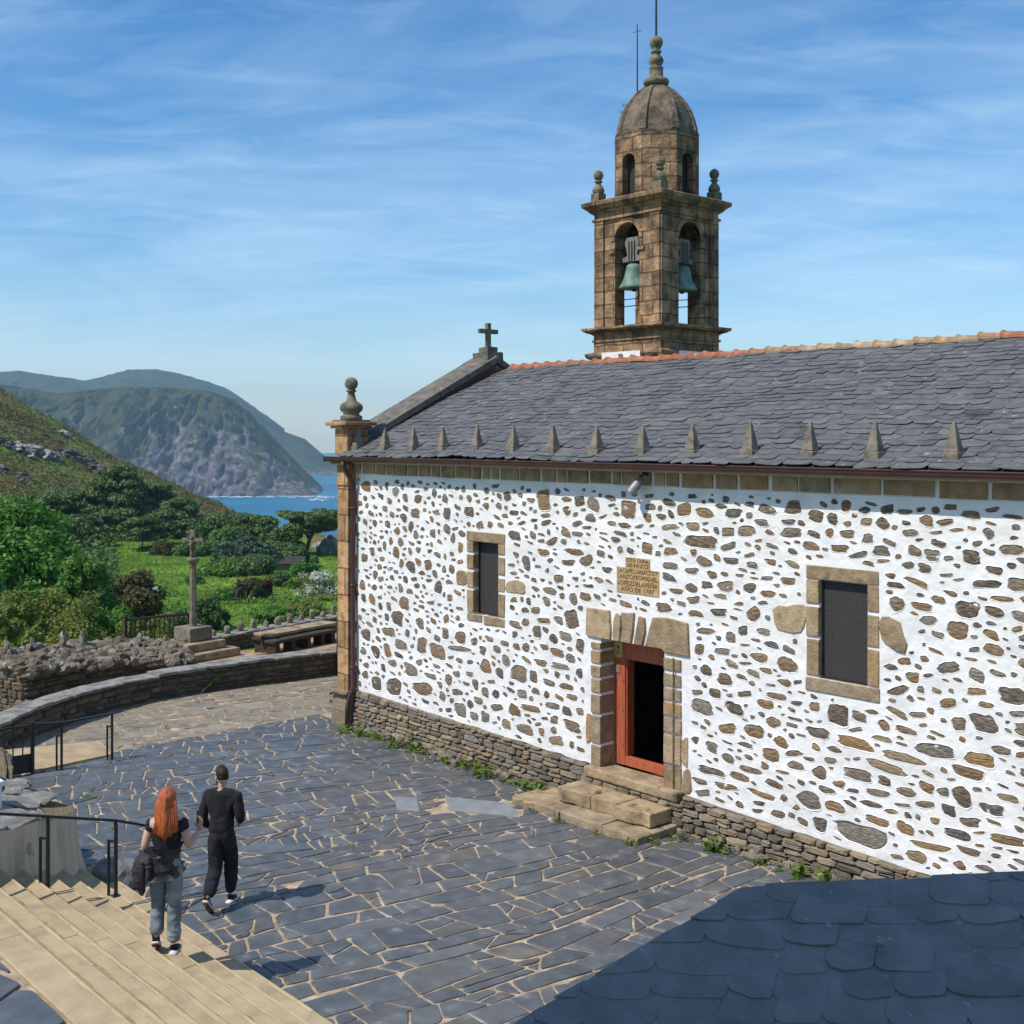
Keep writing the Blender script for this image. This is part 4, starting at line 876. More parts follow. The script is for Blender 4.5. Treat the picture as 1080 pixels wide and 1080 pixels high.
# tall rough dry-stone wall behind it
dw = thing('dry_stone_wall', (-6.2,-2.6,.4), 'thick tumbledown dry-stone wall with jagged upright stones behind the curved parapet', 'wall')
dp = smooth_path([(-5.74,-4.62),(-5.95,-4.0),(-6.15,-3.1),(-6.25,-2.2),(-6.15,-1.2),(-5.95,-.55)]); DL = plen(dp)
m = MB(); rd = random.Random(17); dtop = lambda s: .86-.075*s
rubwall(m, dp, 1, lambda s: -.5, lambda s: dtop(s)+.02, .34, .14, .07, rd)
e0, n0 = along(dp, 0); e1 = e0-n0*1.1
rubwall(m, [(e1.x,e1.y),(e0.x,e0.y)], 1, lambda s: -.6, lambda s: 1.0, .3, .14, .06, rd)
m.build('wall_face', RUBBLE, dw)
m = MB(); vs = []
for i in range(25):
    p, n_ = along(dp, DL*i/24); t = dtop(DL*i/24)-.05
    for o, z in ((-.01,-.9),(-.01,t),(-1.1,t+.2),(-1.1,-.9)): q = p+n_*o; vs.append((q.x,q.y,z))
m.add(vs, [(i*4+j, i*4+4+j, i*4+5+j, i*4+1+j) for i in range(24) for j in range(3)]+[(0,1,2,3),(96,97,98,99)]); m.build('wall_core', RUBBLE, dw)
m = MB()
for k in range(520):
    s = rd.uniform(0, DL); p, n_ = along(dp, s); o = rd.uniform(-1.15,.10); f = (o+1.15)/1.25
    z = dtop(s)+.30*(1-f)**.7-.10+rd.uniform(-.03,.10); p = p+n_*o
    up = rd.random() < .07
    sc = (rd.uniform(.05,.13), rd.uniform(.06,.15), rd.uniform(.10,.20)) if up else (rd.uniform(.11,.28), rd.uniform(.09,.22), rd.uniform(.07,.15))
    m.ico((p.x,p.y,z), sc, 2, .30, 1.25, k+50, Matrix.Rotation(rd.uniform(0,6.3),3,'Z') @ Matrix.Rotation(rd.uniform(-.5,.5),3,'X'))
m.build('tumbled_stones', ROCK, dw)
for s, h, tl in ((.25,.34,.1),(.9,.36,.5),(1.55,.46,-.1),(2.05,.40,.3),(2.75,.25,.1),(3.2,.28,-.2),(3.7,.22,0),(4.6,.24,.2)):
    m = MB(); p, n_ = along(dp, min(s,DL)); p = p-n_*.85; m.ico((p.x,p.y,dtop(s)+.22+h*.45), (.10,.07,h*.62), 2, .35, 1.1, int(s*10), Matrix.Rotation(tl,3,'X')); m.build('standing_stone', ROCK, dw)
# back wall with little standing stones
bw = thing('terrace_wall', (-9.9,4,0), 'low brown terrace wall crowned with a row of small upright stones behind the picnic table', 'wall')
A, B = Vector((-8.25,.35,0)), Vector((-11.6,8.0,0)); bl = (B-A).length
m = MB(); path = [(A.x,A.y),(B.x,B.y)]; bt_ = lambda s: .50-.042*s; rubwall(m, path, 1, lambda s: -1.1, bt_, .32, .13, .05, rd)
dd = (B-A).normalized(); nn = Vector((dd.y,-dd.x,0))
m.add([A+Vector((0,0,-1.1)), A+Vector((0,0,.47)), A-nn*.4+Vector((0,0,.47)), A-nn*.4+Vector((0,0,-1.1)), B+Vector((0,0,-1.1)), B+Vector((0,0,.47-.042*bl)), B-nn*.4+Vector((0,0,.47-.042*bl)), B-nn*.4+Vector((0,0,-1.1))], [(0,1,5,4),(1,2,6,5),(2,3,7,6),(0,3,2,1)])
m.build('wall_face', RUBBLE, bw)
m = MB(); s = 0
while s < bl:
    l = rd.uniform(.4,.8); a, b = A+dd*(s+.01), A+dd*min(bl, s+l-.01); z = bt_(s+l/2)-.01
    m.prism([a+nn*.07+Vector((0,0,z)), b+nn*.07+Vector((0,0,z)), b-nn*.45+Vector((0,0,z)), a-nn*.45+Vector((0,0,z))], (0,0,rd.uniform(.05,.08))); s += l
o = m.build('coping', COPING, bw); bevel(o, .015)
for i in range(13):
    s = .35+i*.60; p = A+dd*s-nn*.2; h = rd.uniform(.20,.36); m = MB(); m.ico((p.x,p.y,bt_(s)+h*.5), (rd.uniform(.07,.11), rd.uniform(.07,.11), h*.62), 2, .3, 1.1, i+300); m.build('upright_stone', SPIKE, bw)
# wayside cross
cc = Vector((-6.95,.02,0)); cr = thing('wayside_cross', (cc.x,cc.y,.2), 'tall slender granite crucifix on stepped stone base beyond the plaza wall', 'stone cross')
Zr = Matrix.Rotation(R(10),4,'Z')
def rb(mb, h, z0, z1, k=1.0): mb.add([cc+Zr@Vector((a*h,b*h*k,z)) for z in (z0,z1) for a, b in ((-1,-1),(1,-1),(1,1),(-1,1))], [(0,3,2,1),(4,5,6,7),(0,1,5,4),(1,2,6,5),(2,3,7,6),(3,0,4,7)])
for h, z0, z1 in ((1.12,.0,.43),(.84,.432,.63),(.58,.632,.84)):
    m = MB(); rb(m, h, z0, z1); o = m.build('base_step', SLABST, cr); bevel(o, .03)
m = MB(); rb(m,.34,.842,1.19); o = m.build('pedestal', SPIKE, cr); bevel(o, .03)
m = MB(); m.lathe([(.10,1.19),(.092,1.9),(.082,2.68),(.10,2.70),(.10,2.74),(.085,2.76)], (cc.x,cc.y,0), 8); m.build('shaft', SPIKE, cr)
m = MB(); m.lathe([(.085,2.762),(.13,2.82),(.17,2.86),(.17,2.90),(.10,2.92)], (cc.x,cc.y,0), 8); m.build('capital', SPIKE, cr)
AX = Vector((.80,.60,0)).normalized()
m = MB(); m.bar(cc+Vector((0,0,2.92)), cc+Vector((0,0,3.62)), .11, .11, AX); m.bar(cc-AX*.28+Vector((0,0,3.37)), cc-AX*.056+Vector((0,0,3.37)), .10); m.bar(cc+AX*.056+Vector((0,0,3.37)), cc+AX*.28+Vector((0,0,3.37)), .10); cx_ = m.build('cross', SPIKE, cr)
m = MB(); f = Vector((AX.y,-AX.x,0))*.085; m.tube([cc+f+Vector((0,0,2.96)), cc+f+Vector((0,0,3.12)), cc+f*1.1+Vector((0,0,3.28)), cc+f+Vector((0,0,3.36))], [.025,.035,.05,.03], 8); m.ico(cc+f*1.1+Vector((0,0,3.43)), (.04,.04,.05), 2, .05)
for s in (-1,1): m.tube([cc+f+Vector((0,0,3.33)), cc+f+AX*s*.22+Vector((0,0,3.39))], [.022,.015], 6)
m.build('carved_figure', SPIKE, cx_)
# slatted fence next to it
sf = thing('slatted_fence', (-8.2,-.3,.5), 'short dark wooden slatted fence panel left of the wayside cross', 'fence')
a, b = Vector((-8.45,-1.10,.42)), Vector((-8.0,.42,.42)); m = MB()
for p in (a, b):
    m = MB(); m.bar(p-Vector((0,0,.9)), p+Vector((0,0,.95)), .07); m.build('fence_post', WOODD, sf)
m = MB(); m.bar(a+Vector((0,0,.86)), b+Vector((0,0,.92)), .05, .07); m.bar(a+Vector((0,0,.28)), b+Vector((0,0,.28)), .04, .05); m.build('fence_rail', WOODD, sf)
for i in range(1,13):
    p = a.lerp(b, i/13); m = MB(); m.bar(p+Vector((0,0,.30)), p+Vector((0,0,.84)), .045, .02); m.build('slat', WOODD, sf)
# picnic table and benches
def plank_set(name, c, ln, wd, top, th, label, cat, legs, mat, matl, group=None):
    e = thing(name, c, label, cat, group); d = Vector((-.40,.917,0)); q = Vector((d.y,-d.x,0)); c = Vector(c); tz = Vector((0,0,-.034))
    m = MB(); a = c-d*ln/2; b = c+d*ln/2
    m.add([a-q*wd/2+Vector((0,0,top-th))-tz*ln*.5*1.2, a+q*wd/2+Vector((0,0,top-th))-tz*ln*.6, b+q*wd/2+Vector((0,0,top-th))+tz*ln*.6, b-q*wd/2+Vector((0,0,top-th))+tz*ln*.6,
           a-q*wd/2+Vector((0,0,top))-tz*ln*.6, a+q*wd/2+Vector((0,0,top))-tz*ln*.6, b+q*wd/2+Vector((0,0,top))+tz*ln*.6, b-q*wd/2+Vector((0,0,top))+tz*ln*.6], [(0,3,2,1),(4,5,6,7),(0,1,5,4),(1,2,6,5),(2,3,7,6),(3,0,4,7)])
    o = m.build('tabletop' if 'table' in name else 'seat', mat, e); bevel(o, .015)
    for t in legs:
        p = c+d*ln*t; m = MB(); m.bar(p+Vector((0,0,-.35)), p+Vector((0,0,top-th-.002-.04*ln*t*1.02)), .16, wd*.8, up=q); m.build('leg', matl, e)
plank_set('picnic_table', (-7.35,3.35,.14), 3.2, .62, .62, .08, 'long stone topped picnic table on the garden terrace', 'table', (-.4,-.02,.38), SLABST, WOODD)
plank_set('bench', (-6.68,3.05,.25), 2.9, .34, .42, .08, 'dark bench on the near side of the picnic table, closest to the curved wall', 'bench', (-.45,-.2,.05,.28,.46), WOODD, WOODD, 'benches at the picnic table')
plank_set('bench', (-8.05,3.6,.10), 3.3, .34, .44, .08, 'dark bench on the far side of the picnic table, by the terrace wall', 'bench', (-.45,0,.45), WOODD, WOODD, 'benches at the picnic table')
ig = thing('iron_gate', (-4.3,2.7,0), 'tall dark green iron gate at the end of the curved wall by the church corner', 'gate')
m = MB(); a, b = Vector((-4.28,2.62,0)), Vector((-3.2,3.5,0))
for p in (a, b): m.bar(p, p+Vector((0,0,1.42)), .07)
m.bar(a+Vector((0,0,1.3)), b+Vector((0,0,1.3)), .04); m.bar(a+Vector((0,0,.62)), b+Vector((0,0,.62)), .04); m.bar(a+Vector((0,0,.1)), b+Vector((0,0,.1)), .04); m.build('gate_frame', GREENIRON, ig)
for i in range(1,9):
    p = a.lerp(b, i/9); m = MB(); m.bar(p+Vector((0,0,.10)), p+Vector((0,0,1.28)), .022); m.build('bar', GREENIRON, ig)
m = MB(); m.bar(a+Vector((.04,.03,.10)), a+Vector((.04,.03,.6)), .2, .02, up=(b-a).normalized()); m.build('gate_plate', GREENIRON, ig)

# ================================================================ FOREGROUND SLATE ROOF and an unseen house added to shade it
fr = thing('slate_shed', (17.8,-9.6,0), 'low building roofed in large dark slates in the shade at lower right', 'shed')
def RP(l, t, o=0.0):
    n_ = (-FW*.33+Vector((0,0,.944)))
    return CAM*1.0+FW*t+RT*l+Vector((0,0,-6.0+3.42+.35*(t-5.2)))+n_*o
poly = [(-1.12,4.4),(.02,5.2),(.62,5.62),(1.21,6.02),(2.0,6.06),(2.66,6.17),(4.2,6.35),(4.2,4.4)]
m = MB(); rg = random.Random(44); t = 4.2
while t < 6.3:
    ex = .135*rg.uniform(.8,1.25); l = -1.6-rg.uniform(0,.4)
    while l < 4.3:
        w = rg.uniform(.20,.38); a, b = l, l+w; l += w
        jl, jr = rg.uniform(-.02,.03), rg.uniform(-.02,.03); rc = rg.uniform(.03,.09); sk = .22; LL = ex*1.9; lift = rg.uniform(.003,.015)
        pts = [(a+rc*.05, t+jl+rc), (a+rc*.3, t+jl+rc*.3), (a+rc, t+jl), ((a+b)/2, t+(jl+jr)/2-rg.uniform(0,.012)), (b-.02, t+jr), (b-.003, t+jr+.02), (b-.003+sk*.5, t+LL), (a+sk*.5, t+LL)]
        q = clip_poly(list(pts), *poly[1], -(poly[2][1]-poly[1][1]), (poly[2][0]-poly[1][0])) if False else pts
        # keep the slate inside the roof outline (left verge and ridge line)
        q = clip_poly(q, .02+rg.uniform(-.02,.02), 5.2, -.58, .815)
        q = clip_poly(q, 1.6, 6.04+rg.uniform(-.01,.03), -.07, 1) if len(q) > 2 else q
        if len(q) < 3 or area(q) < .004: continue
        c0 = rg.uniform(-.25,.25)*lift
        f = lambda p, o: RP(p[0], p[1], o+lift*(1-min(1,max(0,(p[1]-t)/LL)))+c0*((p[0]-a)/w-.5)+.02*noise.noise(Vector((p[0]*1.6,p[1]*1.6,3))))
        n = len(q); m.add([f(p,0) for p in q]+[f(p,.007) for p in q], [tuple(range(n,2*n))]+[(i,(i+1)%n,n+(i+1)%n,n+i) for i in range(n)])
    t += ex
m.build('slate_roof', SLATE2, fr)
m = MB(); under = [(-.85,4.45),(.15,5.15),(1.2,5.88),(4.0,6.05),(4.0,4.45)]; n = len(under)
up_ = [RP(l,t,-.03) for l, t in under]; m.add(up_+[Vector((p.x,p.y,-.6)) for p in up_], [tuple(range(n))]+[(i,(i+1)%n,n+(i+1)%n,n+i) for i in range(n)]); m.build('wall', RUBBLE, fr)
pb = thing('pebble', RP(1.75,5.62,.05), 'small pale stone lying on the dark slates of the shed roof', 'stone')
m = MB(); m.ico(RP(1.74,5.60,.065), (.032,.024,.022), 2, .3, 1.2, 3); m.build('stone', COPING, pb)
hs = thing('shade_house', (16.3,-18,0), 'tall whitewashed house added out of view to shade the slate shed', 'house')
m = MB(); m.box((14.7,-21.5,-.5),(18.8,-15.9,14.7)); m.build('wall', PLASTER, hs)
m = MB(); m.prism([(14.5,-21.8,14.705),(14.5,-15.6,14.705),(14.5,-18.7,16.4)], (4.5,0,0)); m.build('roof', SLATE, hs)
for x in (15.8,):
    for z in (2.2,5.2,8.2,11.0):
        m = MB(); m.box((x,-15.899,z),(x+.9,-15.85,z+1.4)); w = m.build('window', WOODG, hs); m = MB(); m.box((x+.08,-15.849,z+.08),(x+.82,-15.835,z+1.32)); m.build('pane', SCREEN, w)
# ================================================================ LAND, SEA, FAR CLIFFS
def fbm(x, y, sc, oct=4, seed=0.0): return noise.fractal(Vector((x/sc, y/sc, seed)), 1.0, 2.0, oct)
def sst(a, b, x):
    t = min(1, max(0, (x-a)/(b-a))); return t*t*(3-2*t)
def land_h(u, v, which=None):
    if v < 30: b = -1.6
    elif v < 40: b = -1.6-.1*(v-30)
    elif v < 70: b = -2.6-.135*(v-40)
    elif v < 190: b = -6.65-.022*(v-70)
    else: b = -9.3-.30*(v-190)
    if v > 148: b -= .55*(v-148)*sst(-.185,-.160,u/v)
    b += .35*fbm(u, v, 14, 3, 2)*sst(30, 50, v)+.9*fbm(u, v, 45, 3, 5)*sst(60, 100, v)
    w = u/max(60.0, v)
    zc = 15.6-.5*(u+130)
    if u < -130: zc = 15.6+.32*(-130-u)
    zc += 2.2*fbm(u, v, 28, 4, 8)
    if v < 300: h = -9.5+(zc+9.5)*sst(120, 320, v)*1.12 if zc > -9.5 else -9.5-(-9.5-zc)*sst(180, 300, v)
    else: h = zc-.55*(v-300)
    # left flank of the valley
    return (b, h)[which] if which is not None else max(b, h, -84)
def grid_mesh(name, mat, us, vs, H, kindmat=None):
    nu, nv = len(us), len(vs); P = []
    for v in vs:
        for u in us:
            P.append(tuple(uv(u, v, H(u, v))))
    F = [(j*nu+i, j*nu+i+1, (j+1)*nu+i+1, (j+1)*nu+i) for j in range(nv-1) for i in range(nu-1)]
    m = MB(); m.v = P; m.f = F; return m.build(name, mat, None, True, fix=False)
def lin(a, b, n): return [a+(b-a)*i/(n-1) for i in range(n)]
GRASS = M('meadow grass', [(.07,.135,.018),(.135,.235,.026),(.185,.29,.036)], .16, .9, .9, 3.5, spots=((.05,.07,.018), .12, .60), dist=.25, spec=.1)
HEATH = M('heather hillside', [(.10,.088,.03),(.165,.125,.045),(.125,.15,.038),(.20,.165,.06)], .09, .95, 1.0, .8, spots=((.11,.17,.034), .045, .54), spots2=((.05,.055,.022), .22, .65), dist=.8, spec=.05, detail=10)
def dual(name, a, b): pass
o = grid_mesh('meadow', GRASS, lin(-110, 130, 150), [-40,-20,0,15,25]+lin(30, 260, 130), lambda u, v: land_h(u, v) if u > -.42*v-45 or v < 120 else land_h(u,v)-.6); struct(o)
def on_hill(u, v): return land_h(u, v, 1) > land_h(u, v, 0)-.25 and v > 135
def hill_only(u, v): return max(land_h(u, v, 1), -84)+.06+(.35*fbm(u, v, 3.0, 4, 3)+.3*fbm(u,v,1.3,2,6))-(0 if on_hill(u, v) else 4)
o = grid_mesh('hillside', HEATH, lin(-330, 20, 240), lin(120, 560, 240), hill_only); struct(o)
# sea
def seamat():
    m = bpy.data.materials.new('sea water'); m.use_nodes = True; nt = m.node_tree; N, L = nt.nodes, nt.links; b = N['Principled BSDF']
    tc = N.new('ShaderNodeTexCoord'); mp = N.new('ShaderNodeMapping'); mp.inputs['Scale'].default_value = (.06,.035,.05); mp.inputs['Rotation'].default_value = (0,0,.6)
    n = N.new('ShaderNodeTexNoise'); n.inputs['Scale'].default_value = 1.0; n.inputs['Detail'].default_value = 9
    L.new(tc.outputs['Object'], mp.inputs[0]); L.new(mp.outputs[0], n.inputs['Vector'])
    bp = N.new('ShaderNodeBump'); bp.inputs['Strength'].default_value = .8; bp.inputs['Distance'].default_value = 2.0; L.new(n.outputs['Fac'], bp.inputs['Height']); L.new(bp.outputs[0], b.inputs['Normal'])
    n2 = N.new('ShaderNodeTexNoise'); n2.inputs['Scale'].default_value = .006; n2.inputs['Detail'].default_value = 5; L.new(tc.outputs['Object'], n2.inputs['Vector'])
    r = N.new('ShaderNodeValToRGB'); ramp_set(r, [(.002,.085,.17),(.004,.13,.24),(.008,.19,.31)]); L.new(n2.outputs['Fac'], r.inputs['Fac']); L.new(r.outputs['Color'], b.inputs['Base Color'])
    b.inputs['Roughness'].default_value = .4; b.inputs['Specular IOR Level'].default_value = .2; return m
SEA = seamat()
m = MB(); c = uv(0, 1500, -80); S = 3990; m.add([(c.x-S,c.y-S,-80),(c.x+S,c.y-S,-80),(c.x+S,c.y+S,-80),(c.x-S,c.y+S,-80)], [(0,1,2,3)]); struct(m.build('sea', SEA))
# far headlands
def cliffmat(name, rock, green, brown, s):
    m = bpy.data.materials.new(name); m.use_nodes = True; nt = m.node_tree; N, L = nt.nodes, nt.links; b = N['Principled BSDF']; b.inputs['Roughness'].default_value = .95; b.inputs['Specular IOR Level'].default_value = .05
    at = N.new('ShaderNodeAttribute'); at.attribute_name = 'rocky'
    tc_ = N.new('ShaderNodeTexCoord'); tc = N.new('ShaderNodeMapping'); tc.inputs['Scale'].default_value = (1,1,.45); L.new(tc_.outputs['Object'], tc.inputs[0])
    n = N.new('ShaderNodeTexNoise'); n.inputs['Scale'].default_value = s; n.inputs['Detail'].default_value = 9; n.inputs['Roughness'].default_value = .74; L.new(tc.outputs[0], n.inputs['Vector'])
    r1_ = N.new('ShaderNodeValToRGB'); ramp_set(r1_, rock, .34, .66); L.new(n.outputs['Fac'], r1_.inputs['Fac'])
    n2 = N.new('ShaderNodeTexNoise'); n2.inputs['Scale'].default_value = s*.35; n2.inputs['Detail'].default_value = 8; L.new(tc.outputs[0], n2.inputs['Vector'])
    r2_ = N.new('ShaderNodeValToRGB'); ramp_set(r2_, green+brown, .36, .68); L.new(n2.outputs['Fac'], r2_.inputs['Fac'])
    ad = N.new('ShaderNodeMath'); ad.operation = 'ADD'; L.new(at.outputs['Fac'], ad.inputs[0]); L.new(n.outputs['Fac'], ad.inputs[1])
    r3_ = N.new('ShaderNodeValToRGB'); r3_.color_ramp.elements[0].position = .90; r3_.color_ramp.elements[1].position = 1.02; L.new(ad.outputs[0], r3_.inputs['Fac'])
    mx = N.new('ShaderNodeMix'); mx.data_type = 'RGBA'; L.new(r3_.outputs['Color'], mx.inputs[0]); L.new(r2_.outputs['Color'], mx.inputs[6]); L.new(r1_.outputs['Color'], mx.inputs[7]); L.new(mx.outputs[2], b.inputs['Base Color'])
    bp = N.new('ShaderNodeBump'); bp.inputs['Strength'].default_value = .9; bp.inputs['Distance'].default_value = 5; L.new(n.outputs['Fac'], bp.inputs['Height']); L.new(bp.outputs[0], b.inputs['Normal']); return m
CLIFF = cliffmat('sea cliff', [(.025,.026,.03),(.07,.067,.07),(.15,.135,.138),(.30,.27,.27)], [(.016,.026,.010),(.03,.045,.014)], [(.06,.075,.024),(.075,.058,.028)], .075)
FARCL = cliffmat('hazed far cliff', [(.07,.07,.075),(.14,.135,.135),(.22,.20,.20)], [(.03,.05,.03),(.045,.07,.035)], [(.05,.07,.035),(.06,.065,.04)], .05)  # lighter, greyer tones put distance haze into the colour
def interp(tab, x):
    if x <= tab[0][0]: return tab[0][1]
    for (a, b), (c_, d) in zip(tab, tab[1:]):
        if x <= c_: return b+(d-b)*(x-a)/(c_-a)
    return tab[-1][1]
def headland(name, sky, vtop, vsea, depth, seed, px0, px1, nu, amp, rock0):
    """sky: (picture column, height of skyline) -> a promontory whose brow has that height; cliffs fall to the water on the near side"""
    P = []; ro = []; nv = 110
    for i in range(nu):
        px = px0+(px1-px0)*i/(nu-1)
        zt = z_of(interp(sky, px), vtop)
        for j in range(nv):
            f = j/(nv-1)
            if f < .62:
                g = f/.62; v = vsea+(vtop-vsea)*g; u = (px-540)/1250*v
                prof = (.62*g**.85+.38*sst(0,1,g)); z = -82+(zt+82)*prof
                cliff = 4*g*(1-g)
            else:
                g = (f-.62)/.38; v = vtop+depth*g; u = (px-540)/1250*v
                z = zt-.15*(zt+82)*g*g-(.04*depth*g); cliff = 0
            # gullies running down to the sea
            gl = noise.noise(Vector((u*.022, v*.004, seed)))*1.1+noise.noise(Vector((u*.06+v*.012, v*.012, seed+3)))*.7+.55*noise.noise(Vector((u*.15, v*.05, seed+5)))
            rid = 1-abs(gl)*2.0
            hgt = max(0.02, min(1, (zt+82)/120))
            vv = v-amp*1.3*gl*(1-min(1,max(0,(f-.5)/.2)))*hgt; zz = z+amp*.30*rid*cliff*hgt+.10*amp*noise.noise(Vector((u*.06, v*.06, seed+9)))*hgt+.05*amp*noise.noise(Vector((u*.2, v*.2, seed+1)))
            P.append(tuple(uv(u, vv, max(zz, -83))))
            rel = (z+82)/max(20.0, zt+82)
            ro.append(rock0+.34*max(0, 1-rel*1.25)+.18*(noise.noise(Vector((u*.011, v*.003, seed+12))))+.22*cliff*max(0,rid-.45)-(.35 if f > .60 else 0))
    F = [(i*nv+j, (i+1)*nv+j, (i+1)*nv+j+1, i*nv+j+1) for i in range(nu-1) for j in range(nv-1)]
    m = MB(); m.v = P; m.f = F; o = m.build(name, CLIFF if name == 'headland' else FARCL, None, True, fix=False)
    a = o.data.attributes.new('rocky', 'FLOAT', 'POINT'); a.data.foreach_set('value', ro); return struct(o)
headland('headland', [(-160,404),(-60,404),(0,405),(30,409),(60,415),(95,411),(130,408),(190,409),(225,413),(243,420),(262,434),(280,452),(300,474),(318,492),(330,504),(338,512),(346,521)], 1960, 1700, 700, 3.0, -160, 347, 300, 26, .25)
headland('distant_headland', [(140,400),(200,408),(240,420),(270,434),(284,445),(300,455),(322,463),(332,472),(344,482),(352,488),(375,494),(400,501)], 2900, 2560, 800, 21.0, 140, 400, 140, 12, .12)
headland('distant_hills', [(-200,398),(-60,395),(0,392),(20,391),(55,396),(90,401.5),(112,396),(135,390),(163,389),(190,394),(218,402),(240,410),(252,418),(275,434),(300,452)], 3300, 2400, 700, 40.0, -200, 300, 170, 24, -.02)
FOAM = M('sea foam', [(.55,.62,.66),(.8,.83,.85)], .2, .8, 0)
m = MB(); rz = random.Random(2)
for k in range(120):
    px = rz.uniform(225, 352); u = u_of(px, 1700); v = 1655+rz.uniform(0,40)+noise.noise(Vector((u*.03,0,1)))*14
    n = 7; l, w = rz.uniform(2,8), rz.uniform(1.5,5); c = uv(u, v, -79.7+.003*k)
    m.add([c+RT*l*math.cos(2*PI*i/n)*rz.uniform(.5,1.1)+FW*w*math.sin(2*PI*i/n)*rz.uniform(.5,1.1) for i in range(n)], [tuple(range(n))])
for k in range(26):
    u = u_of(rz.uniform(336, 352), 1650); v = rz.uniform(1560,1665); n = 7; l, w = rz.uniform(1,6), rz.uniform(2,9); c = uv(u, v, -79.2+.003*k)
    m.add([c+RT*l*math.cos(2*PI*i/n)*rz.uniform(.5,1.1)+FW*w*math.sin(2*PI*i/n)*rz.uniform(.5,1.1) for i in range(n)], [tuple(range(n))])
o = m.build('surf', FOAM, None); tag(o, 'white surf breaking along the foot of the cliffs', 'surf', kind='stuff')

# ================================================================ VEGETATION
def leafmat(name, cols, trans=.28, sc=.5):
    return M(name, cols, sc, .6, 0, isl=[cols[0], cols[len(cols)//2], cols[-1], cols[len(cols)//2]], islmix=.5, trans=trans, spec=.25, detail=4)
LF_BRIGHT = leafmat('bright foliage', [(.045,.125,.018),(.095,.235,.030),(.155,.32,.045)], .3, .55)
LF_MID = leafmat('mid green foliage', [(.046,.12,.020),(.095,.21,.032),(.145,.27,.045)], .28, .6)
LF_OLIVE = leafmat('olive foliage', [(.085,.13,.022),(.17,.215,.038),(.25,.28,.06)], .3, .7)
LF_PINE = leafmat('pine foliage', [(.042,.082,.022),(.084,.138,.036),(.125,.18,.048)], .15, .35)
LF_DARK = leafmat('dark evergreen foliage', [(.038,.085,.020),(.074,.14,.032),(.115,.19,.046)], .18, .45)
LF_BLUE = leafmat('blue green foliage', [(.030,.066,.034),(.055,.10,.052),(.08,.135,.066)], .18, .45)
LF_BROWN = leafmat('brownish foliage', [(.060,.055,.020),(.10,.09,.030),(.13,.125,.042)], .2, .6)
LF_RUST = leafmat('rusty foliage', [(.11,.045,.018),(.17,.07,.025)], .2, .6)
LF_WHITE = leafmat('white blossom', [(.38,.42,.30),(.62,.64,.54),(.75,.75,.68)], .2, .9)
LF_WEED = leafmat('weed leaves', [(.06,.11,.015),(.11,.18,.02),(.16,.22,.03)], .3, 6)
BARK = M('bark', [(.05,.04,.03),(.11,.09,.065)], 3, .95, .8, 9, stretch=(2,2,.6), dist=.05)
nr = np.random.RandomState(5)
def leaf_mesh(name, clumps, n_per, size, mat, parent, up=.35, asp=1.9):
    cs = np.array([c for c, r in clumps]); rr = np.array([r for c, r in clumps]); k = len(clumps); n = k*n_per
    d = nr.normal(size=(n,3)); d /= np.linalg.norm(d, axis=1)[:,None]
    rad = nr.rand(n)**.45
    ci = np.repeat(np.arange(k), n_per); pos = cs[ci]+d*rr[ci]*rad[:,None]
    nm = d*.7+nr.normal(size=(n,3))*.55+np.array([0,0,up]); nm /= np.linalg.norm(nm, axis=1)[:,None]
    t = nr.normal(size=(n,3)); t -= nm*(t*nm).sum(1)[:,None]; t /= np.linalg.norm(t, axis=1)[:,None]; b = np.cross(nm, t)
    s = size*(.6+.8*nr.rand(n))[:,None]
    v = np.stack([pos-t*s*asp*.5, pos+b*s*.5-t*s*.1, pos+t*s*asp*.5, pos-b*s*.5-t*s*.1], 1).reshape(-1,3)
    me = bpy.data.meshes.new(name); me.vertices.add(4*n); me.vertices.foreach_set('co', v.astype(np.float32).ravel())
    me.loops.add(4*n); me.loops.foreach_set('vertex_index', np.arange(4*n, dtype=np.int32)); me.polygons.add(n)
    me.polygons.foreach_set('loop_start', np.arange(0,4*n,4,dtype=np.int32)); me.polygons.foreach_set('loop_total', np.full(n,4,np.int32)); me.update(); me.validate()
    return link(name, me, mat, parent)
rt4 = random.Random(77)
